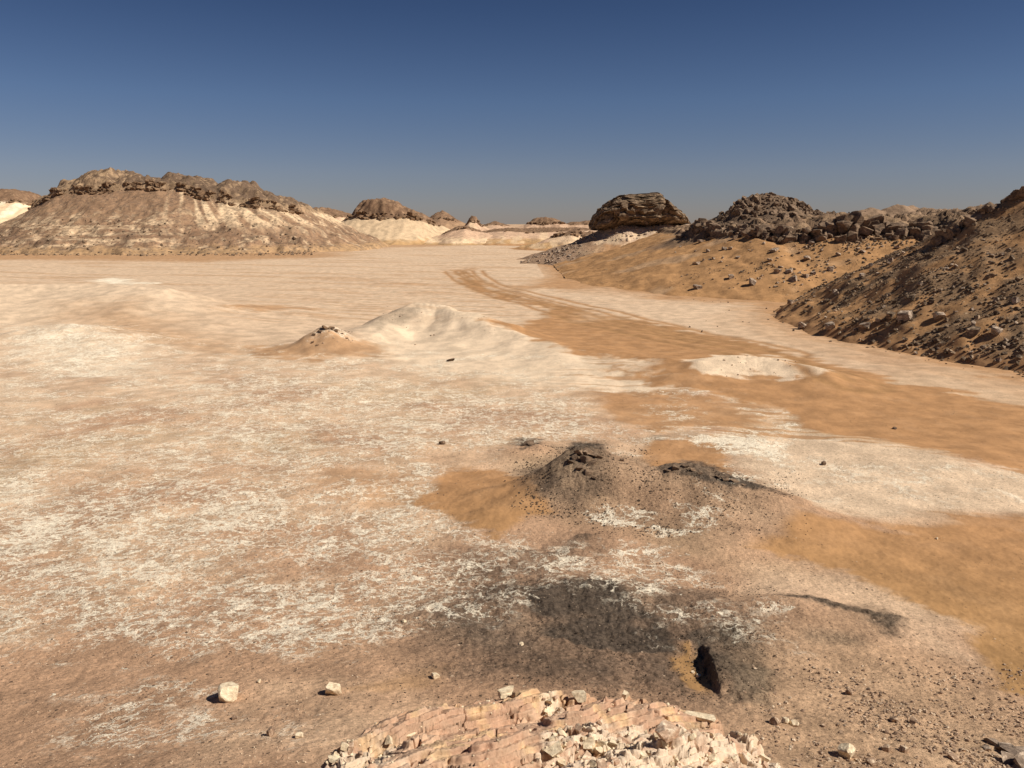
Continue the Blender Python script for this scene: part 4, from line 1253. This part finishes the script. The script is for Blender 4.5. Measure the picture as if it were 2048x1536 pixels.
# ------------------------------------------------------------------ foreground ledge
LED = [P(560, 1600, 5.0), P(610, 1530, 5.4), P(700, 1452, 6.0), P(790, 1412, 6.3), P(850, 1420, 6.25), P(960, 1400, 6.4), P(1100, 1392, 6.45), P(1240, 1388, 6.45), P(1320, 1402, 6.35), P(1420, 1398, 6.35),
       P(1460, 1440, 6.05), P(1580, 1480, 5.75), P(1680, 1600, 5.0), P(1500, 1900, 4.0), P(700, 1900, 4.0)]
def ledge_h(x, y):
    g = ground_h(x, y, False)
    wx = x + 0.07 * fbm(x / 0.35, y / 0.35, 4, 801); wy = y + 0.07 * fbm(x / 0.35, y / 0.35, 4, 802)
    sd = poly_sd(wx, wy, [(p[0], p[1]) for p in LED])
    # bedding runs from lower left to upper right
    a = math.radians(38)
    u = wx * math.cos(a) + wy * math.sin(a); v = -wx * math.sin(a) + wy * math.cos(a)
    f1, f2, r1, r2, ox, oy = worley(u / 0.85, v / 0.34, 811)
    crack = sstep(0.030, 0.0, f2 - f1) * sstep(0.35, 0.6, r2 + 0.3 * fbm(x / 0.3, y / 0.3, 2, 825))
    g1, g2, q1, q2, bx, by = worley(wx / 0.15 + 3, wy / 0.13, 813)
    blocks = (q1 - 0.5) * 0.045 + (bx * (q2 - 0.5) + by * (q1 - 0.5)) * 0.10 - 0.028 * sstep(0.10, 0.0, g2 - g1)
    # the front right is shattered, and a patch at the lower left
    sh = sstep(0.42, 0.70, 0.45 * fbm(x / 0.5, y / 0.5, 3, 815) + 0.9 * sstep(5.75, 5.25, y - 0.05 * x) * sstep(-0.2, 0.5, x) + 0.75 * sstep(5.6, 5.2, y) * sstep(-0.4, -1.0, x) + 0.35 * np.exp(-((x - 0.35) / 0.14) ** 2 - ((y - 6.2) / 0.3) ** 2) * 2)
    s0 = 0.17 * fbm(u / 1.5, v / 0.42, 3, 841) + 0.022 * fbm(u / 0.4, v / 0.12, 3, 843) + 0.16 * v
    cv = fbm(u / 1.2, v / 0.45, 3, 851) + 0.25 * fbm(u / 0.25, v / 0.25, 3, 853)
    crev = sstep(0.05, 0.0, np.abs(cv - 0.06)) * sstep(-0.1, 0.25, fbm(x / 0.6, y / 0.6, 2, 855))
    q = 0.048
    k = s0 / q; kf = np.floor(k); fr = k - kf
    lay = (kf + sstep(0.80, 1.0, fr)) * q - 0.16 * v * 1.0
    top = 3.92 + (6.4 - y) * 0.33 - 0.24 * sstep(-0.5, -1.6, x) - 0.14 * sstep(1.1, 1.9, x)
    wi = 0.09 + 0.35 * sstep(6.15, 5.5, y)
    inn = sstep(0, 1, (0.05 - sd) / (0.05 + wi))
    z = g + np.maximum(top - g, 0.02) * inn
    z = z + (lay + 0.03 * (r1 - 0.5) - 0.08 * crack - 0.11 * crev) * sstep(0.02, -0.12, sd) + blocks * sh * sstep(0.0, -0.1, sd)
    z = z + 0.010 * fbm(x / 0.09, y / 0.09, 4, 819) + 0.004 * fbm(x / 0.02, y / 0.02, 2, 821)
    z = z - sstep(0.02, 0.16, sd) * 0.12
    return z, sd, sh, q1, r1, crack, v
nx, ny = 800, 440
X, Y = np.meshgrid(np.linspace(-2.1, 2.55, nx), np.linspace(4.0, 6.75, ny), indexing='ij')
x = X.ravel(); y = Y.ravel()
z, sd, sh, q1, r1, crack, vv = ledge_h(x, y)
n = fbm(x / 0.5, y / 0.5, 4, 831); n2 = fbm(x / 0.1, y / 0.1, 4, 833)
col = np.ones((len(x), 1)) * np.array([0.50, 0.315, 0.21])
col = mix(col, np.array([0.66, 0.46, 0.31]), sstep(-0.2, 0.5, n) * 0.6)
col = mix(col, np.array([0.72, 0.50, 0.27]), sstep(0.15, 0.4, fbm(x / 0.6, y / 0.3, 3, 835)) * 0.6)
col = mix(col, np.array([0.50, 0.30, 0.195]), sstep(0.05, 0.4, fbm((x + y) / 0.7, (y - x) / 0.09, 4, 845)) * 0.55)
col = mix(col, np.array([0.80, 0.66, 0.50]), sh * sstep(0.15, 0.6, q1 + 0.3 * n2 + 0.3 * sstep(0.3, 1.2, x)) * 0.7)
col = mix(col, np.array([0.17, 0.11, 0.08]), crack * 0.6)
col = mix(col, np.array([0.42, 0.29, 0.20]), sstep(0.1, 0.4, fbm(x / 0.3, y / 0.3, 4, 837)) * (1 - sh) * 0.35)
f = grid_faces(nx, ny)
f = f[(sd[f] < 0.12).any(axis=1)]
col = mix(col, BROWN * 1.02, sstep(-0.22, -0.02, sd + 0.10 * n))
v_, f, col, grit_ = drop_unused(np.stack([x, y, z], 1), f, col, np.clip(0.3 + 0.3 * sh, 0, 1))
me = make_mesh('rock_ledge', v_, f, True, np.clip(col, 0.01, 0.95), {'grit': grit_})
def ledge_material():
    m, nt, b = new_mat('ledge_limestone')
    pos = nd(nt, 'ShaderNodeNewGeometry').outputs['Position']
    col = nd(nt, 'ShaderNodeAttribute', attribute_name='tint').outputs['Color']
    n1 = noise(nt, pos, 6.0, 10, 0.7, 0.4)
    n2 = noise(nt, pos, 45.0, 6, 0.7)
    col = cmix(nt, 1.0, col, nd_grey(nt, maprange(nt, n1, 0.3, 0.7, 0.78, 1.16)), 'MULTIPLY')
    col = cmix(nt, maprange(nt, n2, 0.62, 0.72, 0, 0.5), col, (0.30, 0.19, 0.12))
    nt.links.new(col, b.inputs['Base Color'])
    bump = nd(nt, 'ShaderNodeBump')
    bump.inputs['Strength'].default_value = 0.8
    bump.inputs['Distance'].default_value = 0.02
    nt.links.new(math_(nt, 'ADD', n1, math_(nt, 'MULTIPLY', n2, 0.35)), bump.inputs['Height'])
    nt.links.new(bump.outputs[0], b.inputs['Normal'])
    return m
M_ledge = ledge_material()
link('rock_ledge', me, M_ledge, label='cracked pink-brown limestone ledge in the foreground, broken into pale slabs', category='rock ledge')

def any_near(x, y):
    return np.maximum(ground_h(x, y), np.where((y < 6.75) & (x > -2.1) & (x < 2.5), ledge_h(x, y)[0], -9))
def zn(x, y):
    return float(any_near(np.array([x]), np.array([y]))[0])

# loose angular chunks lying on the ledge
def chunk(seed, sub=3):
    return rock_shape(seed, sub, 11, 0.38, 0.78, 0.03, (1.25, 0.95, 0.6))
chunk_meshes = []
for i in range(12):
    v, f = chunk(1300 + i)
    me = make_mesh('limestone_chunk', v, f, False); me.materials.append(M_cream if i % 5 in (0, 2, 3) else M_ledge_rock)
    chunk_meshes.append(me)
rng = np.random.RandomState(203)
cnt = 0; tries = 0
while cnt < 70 and tries < 9000:
    tries += 1
    px = rng.uniform(600, 1560); py = rng.uniform(1395, 1560)
    x, y, z = hit(px, py, any_near, 3.0, 12.0)
    if y > 6.6: continue
    z_, sd_, sh_, *_r = ledge_h(np.array([x]), np.array([y]))
    if sd_[0] > -0.02 or rng.uniform() > 0.015 + 0.9 * sh_[0] ** 2: continue
    big = px > 1080 and py > 1440
    s = 0.018 + (0.055 if big else 0.042) * rng.uniform() ** 1.8
    place_rock('limestone_chunk', chunk_meshes[rng.randint(12)], x, y, z + s * 0.2, s, rng,
               'loose cream limestone chunk on the foreground ledge', 'rock chunk', 'loose chunks on the foreground ledge', flat=rng.uniform(.7, 1.3), tilt=0.7)
    cnt += 1

hp = Heap()
rng = np.random.RandomState(205)
N = 9000
X = rng.uniform(-1.9, 2.1, N); Y = rng.uniform(4.5, 6.6, N)
Z, SD, SH = ledge_h(X, Y)[:3]
for i in np.nonzero((SD < 0.05) & (rng.uniform(size=N) < 0.06 + 0.35 * SH))[0]:
    s_ = 0.005 + 0.016 * rng.uniform() ** 2
    put(hp, SHAPES1, rng, X[i], Y[i], Z[i] + s_ * 0.2, s_, 0.7, 0.7)
link('rubble', hp.mesh('rubble'), M_cream, kind='stuff', label='small cream chips littering the foreground ledge', category='rubble')

SLABS = [
    (1012, 1392, 26, 'cream triangular slab lying on the back edge of the ledge', (1.1, 0.5, 0.35), 'c', 0.5),
    (1396, 1442, 30, 'long pointed cream slab leaning on the right end of the ledge', (0.5, 1.5, 0.3), 'c', 1.25),
    (1160, 1400, 20, 'knobbly cream block at the middle of the ledge top', (1.0, 0.8, 0.7), 'c', 0.2),
    (1250, 1398, 15, 'small upright block beside a dark crack on the ledge top', (0.8, 0.6, 0.9), 'c', 0.9),
    (1335, 1478, 34, 'large pale block with a deep black shadow on its left, front of the ledge', (1.0, 0.8, 0.7), 'p', 0.7),
    (820, 1475, 22, 'flat pale slab among the cracks on the left half of the ledge', (1.0, 0.7, 0.35), 'c', 1.0),
    (700, 1505, 17, 'upright grey-sided slab at the lower left of the ledge', (0.5, 0.9, 0.8), 'p', 0.1),
    (1215, 1500, 24, 'white block beside a black gap, bottom middle of the ledge', (1.1, 0.6, 0.6), 'c', 0.6),
    (1110, 1512, 26, 'white slab cut by dark shadow near the bottom edge', (1.2, 0.7, 0.5), 'c', 0.5),
]
rng = np.random.RandomState(207)
for i, (px, py, hs, lab, sq, kd, az) in enumerate(SLABS):
    x, y, z = hit(px, py, any_near, 3.0, 12.0)
    s = hs / FPX * math.hypot(y, EYE - z)
    v, f = rock_shape(2500 + i, 4, 12, 0.42, 0.78, 0.05, sq)
    me = make_mesh('rock_slab', v, f, False); me.materials.append(M_cream if kd == 'c' else M_ledge_rock)
    o = place_rock('rock_slab', me, x, y + 0.2 * s, z + s * sq[2] * 0.3, s, rng, lab, 'rock slab', tilt=0.2)
    o.rotation_euler[2] = az

# single stones on the ground before and around the ledge
STONES = [
    (455, 1389, 23, 'cream', 'larger of two cream stones lying on the brown ground, lower left', 0.85),
    (666, 1382, 17, 'cream', 'smaller angular cream stone between the larger one and the ledge', 1.0),
    (870, 1352, 9, 'cream', 'small white stone just above the left part of the ledge', 0.7),
    (1042, 1289, 6, 'cream', 'tiny white stone on the dark gravel above the ledge', 0.7),
    (808, 1242, 5, 'cream', 'tiny pale stone at the left border of the dark gravel', 0.7),
    (517, 1363, 5, 'cream', 'tiny white stone between the two cream stones', 0.7),
    (540, 1467, 9, 'chip', 'half-shaded pale stone below the two cream stones', 1.0),
    (598, 1471, 9, 'cream', 'flat cream stone left of the ledge', 0.5),
    (468, 1436, 6, 'chip', 'small orange stone below the larger cream one', 0.7),
    (1697, 1508, 16, 'cream', 'pale brown stone with a long shadow on gravel right of the ledge', 1.0),
    (1552, 1444, 11, 'chip', 'brown stone with a shadow just right of the pointed slab', 0.8),
    (1572, 1442, 8, 'cream', 'small grey-white stone beside the brown one right of the ledge', 0.8),
    (1590, 1448, 9, 'cream', 'flat pale stone, rightmost of three close together right of the ledge', 0.6),
    (1700, 1386, 8, 'chip', 'dark stone on the gravel slope above the right of the ledge', 1.0),
    (1790, 1440, 9, 'chip', 'elongated pale stone on the gravel slope at lower right', 0.6),
    (1828, 1443, 8, 'chip', 'brown stone next to the elongated one at lower right', 0.8),
    (1775, 1498, 9, 'chip', 'dark stone in gravel near the bottom right', 0.8),
    (1810, 1500, 9, 'chip', 'brown stone in gravel right of its dark neighbour, bottom right', 0.8),
    (1745, 1527, 10, 'chip', 'brown stone cut by the bottom edge on the right', 0.8),
    (1908, 1516, 10, 'chip', 'brown flat stone near the bottom right corner', 0.6),
    (884, 886, 6, 'dark', 'small dark stone on crust left of the dark cone', 0.9),
    (1648, 927, 6, 'dark', 'small dark stone on the pale mound at right', 0.9),
    (1790, 856, 5, 'dark', 'lone dark stone in the middle of the sandy wash', 0.6),
    (1874, 1077, 3, 'cream', 'tiny white stone on the smooth sand at right', 0.8),
    (1244, 920, 5, 'dark', 'small dark stone on the right shoulder of the dark cone', 0.8),
    (1397, 1352, 6, 'cream', 'pale stone in the sandy hollow behind the ledge', 0.6),
    (1386, 1345, 5, 'cream', 'small pale stone at the left rim of the sandy hollow', 0.6),
]
stone_m = {'cream': M_cream, 'chip': M_chip, 'dark': M_darkrock}
rng = np.random.RandomState(404)
for i, (px, py, hs, kd, lab, fl) in enumerate(STONES):
    x, y, z = hit(px, py + hs * 0.55, any_near, 3.0, 80.0)
    D = math.hypot(y, EYE - z)
    s = hs / FPX * D * 1.12
    v, f = rock_shape(2100 + i, 4 if hs > 8 else 3, 14, 0.58, 0.84, 0.05, (1, 0.9, 0.95))
    me = make_mesh('stone', v, f, False)
    me.materials.append(stone_m[kd])
    place_rock('stone', me, x, y + s * 0.4, z + s * fl * 0.45, s, rng, lab, 'stone', flat=fl, tilt=0.3)

# the dark slabs at the bottom right corner, the crag on top of the dark cone, and small knobs
def slab_pile(name, spots, seed, mat, lab, cat, flat=0.35):
    rng = np.random.RandomState(seed)
    hp = Heap()
    for px, py, hs in spots:
        x, y, z = hit(px, py + hs * 0.4, any_near, 3.0, 120.0)
        s = hs / FPX * math.hypot(y, EYE - z) * 1.1
        put(hp, SHAPES3, rng, x, y + 0.2 * s, z + s * flat * 0.4, s, 0.35, flat)
    return link(name, hp.mesh(name), mat, label=lab, category=cat)
slab_pile('rock_outcrop', [(2035, 1500, 30), (2010, 1490, 22), (1990, 1482, 20), (2060, 1530, 34), (1975, 1495, 14), (2020, 1520, 20)], 51, M_boulder,
          'pile of dark-shadowed slabs cut by the bottom right corner', 'rock outcrop')
slab_pile('rock_outcrop', [(1160, 905, 16), (1175, 902, 17), (1188, 908, 14), (1150, 915, 13), (1198, 914, 10), (1170, 918, 15), (1140, 922, 10), (1185, 925, 12), (1160, 935, 12), (1178, 945, 13), (1190, 955, 9)], 53, M_darkrock,
          'dark crag crowning the cone-shaped gravel mound', 'rock outcrop', 0.6)
slab_pile('rock_outcrop', [(1350, 934, 12), (1370, 931, 12), (1385, 938, 9), (1335, 940, 9), (1400, 946, 7)], 57, M_darkrock,
          'low dark crag on the ridge right of the dark cone', 'rock outcrop', 0.45)
slab_pile('rock_outcrop', [(1450, 955, 12), (1470, 960, 12), (1435, 952, 8), (1487, 968, 8)], 59, M_darkrock,
          'flat dark slab at the right end of the gravel ridge', 'rock outcrop', 0.35)
slab_pile('rock_outcrop', [(650, 655, 9), (662, 656, 9), (640, 662, 7), (672, 662, 6), (628, 668, 5), (625, 684, 5), (634, 690, 4), (684, 668, 4), (694, 676, 4)], 61, M_caprock,
          'brown crag on top of the small orange mound', 'rock outcrop', 0.6)
slab_pile('rock_outcrop', [(1055, 886, 12), (1063, 886, 12), (1048, 887, 10)], 63, M_darkrock,
          'thin dark slab on the crust left of the dark cone', 'rock outcrop', 0.35)
slab_pile('rock_outcrop', [(902, 718, 10)], 65, M_darkrock,
          'tiny dark knob on the pale flat below the cream mound', 'rock outcrop', 0.5)

# gravel: near slope, lower right, dark patches
def scatter(name, boxes, seed, mat, lab, p=3.0):
    """boxes: (px0, px1, py0, py1, count, size range in metres)"""
    rng = np.random.RandomState(seed)
    hp = Heap()
    for bx0, bx1, by0, by1, cnt, s0, s1 in boxes:
        c = [hit(a, b)[:2] for a, b in ((bx0, by0), (bx1, by0), (bx1, by1), (bx0, by1))]
        # bilinear between surveyed corners
        U = rng.uniform(size=cnt); V = rng.uniform(size=cnt)
        cc = np.array(c)
        # even spread: weight by local width
        px = (cc[0] * (1 - U)[:, None] + cc[1] * U[:, None]) * (1 - V)[:, None] + (cc[3] * (1 - U)[:, None] + cc[2] * U[:, None]) * V[:, None]
        cl = fbm(px[:, 0] / 1.2, px[:, 1] / 1.2, 3, seed)
        keep = rng.uniform(size=cnt) < (0.45 + cl) * sstep(0, 0.22, U) * sstep(1, 0.78, U) * sstep(0, 0.2, V) * (1 - sstep(0.85, 1.0, V) * (by1 < 1500))
        px = px[keep]
        Z = ground_h(px[:, 0], px[:, 1])
        S = s0 + (s1 - s0) * rng.uniform(size=len(px)) ** p
        for (a, b), zz, s in zip(px, Z, S):
            put(hp, SHAPES1, rng, a, b, zz + s * 0.15, s, 0.6)
    return link(name, hp.mesh(name), mat, kind='stuff', label=lab, category='gravel')
scatter('gravel', [(1450, 2300, 1290, 1640, 18000, 0.004, 0.045), (1560, 2300, 1400, 1640, 4200, 0.006, 0.05)], 901, M_chip, 'brown gravel on the slope at the lower right')
scatter('gravel', [(1000, 1330, 880, 1060, 13000, 0.006, 0.045), (1160, 1640, 915, 1090, 10000, 0.006, 0.035)], 903, M_gravel, 'dark gravel covering the cone-shaped mound')
scatter('gravel', [(720, 1640, 1110, 1440, 16000, 0.004, 0.024), (1320, 1600, 1230, 1430, 5000, 0.005, 0.024)], 905, M_gravel, 'dark gravel on the ground behind the ledge')
scatter('gravel', [(-200, 1000, 1100, 1640, 20000, 0.003, 0.022), (-200, 1300, 760, 1100, 4000, 0.008, 0.035)], 907, M_chip, 'scattered small pebbles on the crusted ground at left')
scatter('gravel', [(730, 900, 610, 690, 400, 0.02, 0.12), (590, 720, 655, 715, 260, 0.02, 0.11), (1380, 1640, 712, 755, 260, 0.02, 0.09), (880, 1010, 620, 660, 120, 0.02, 0.12)], 909, M_chip, 'pebbles on the pale mounds')
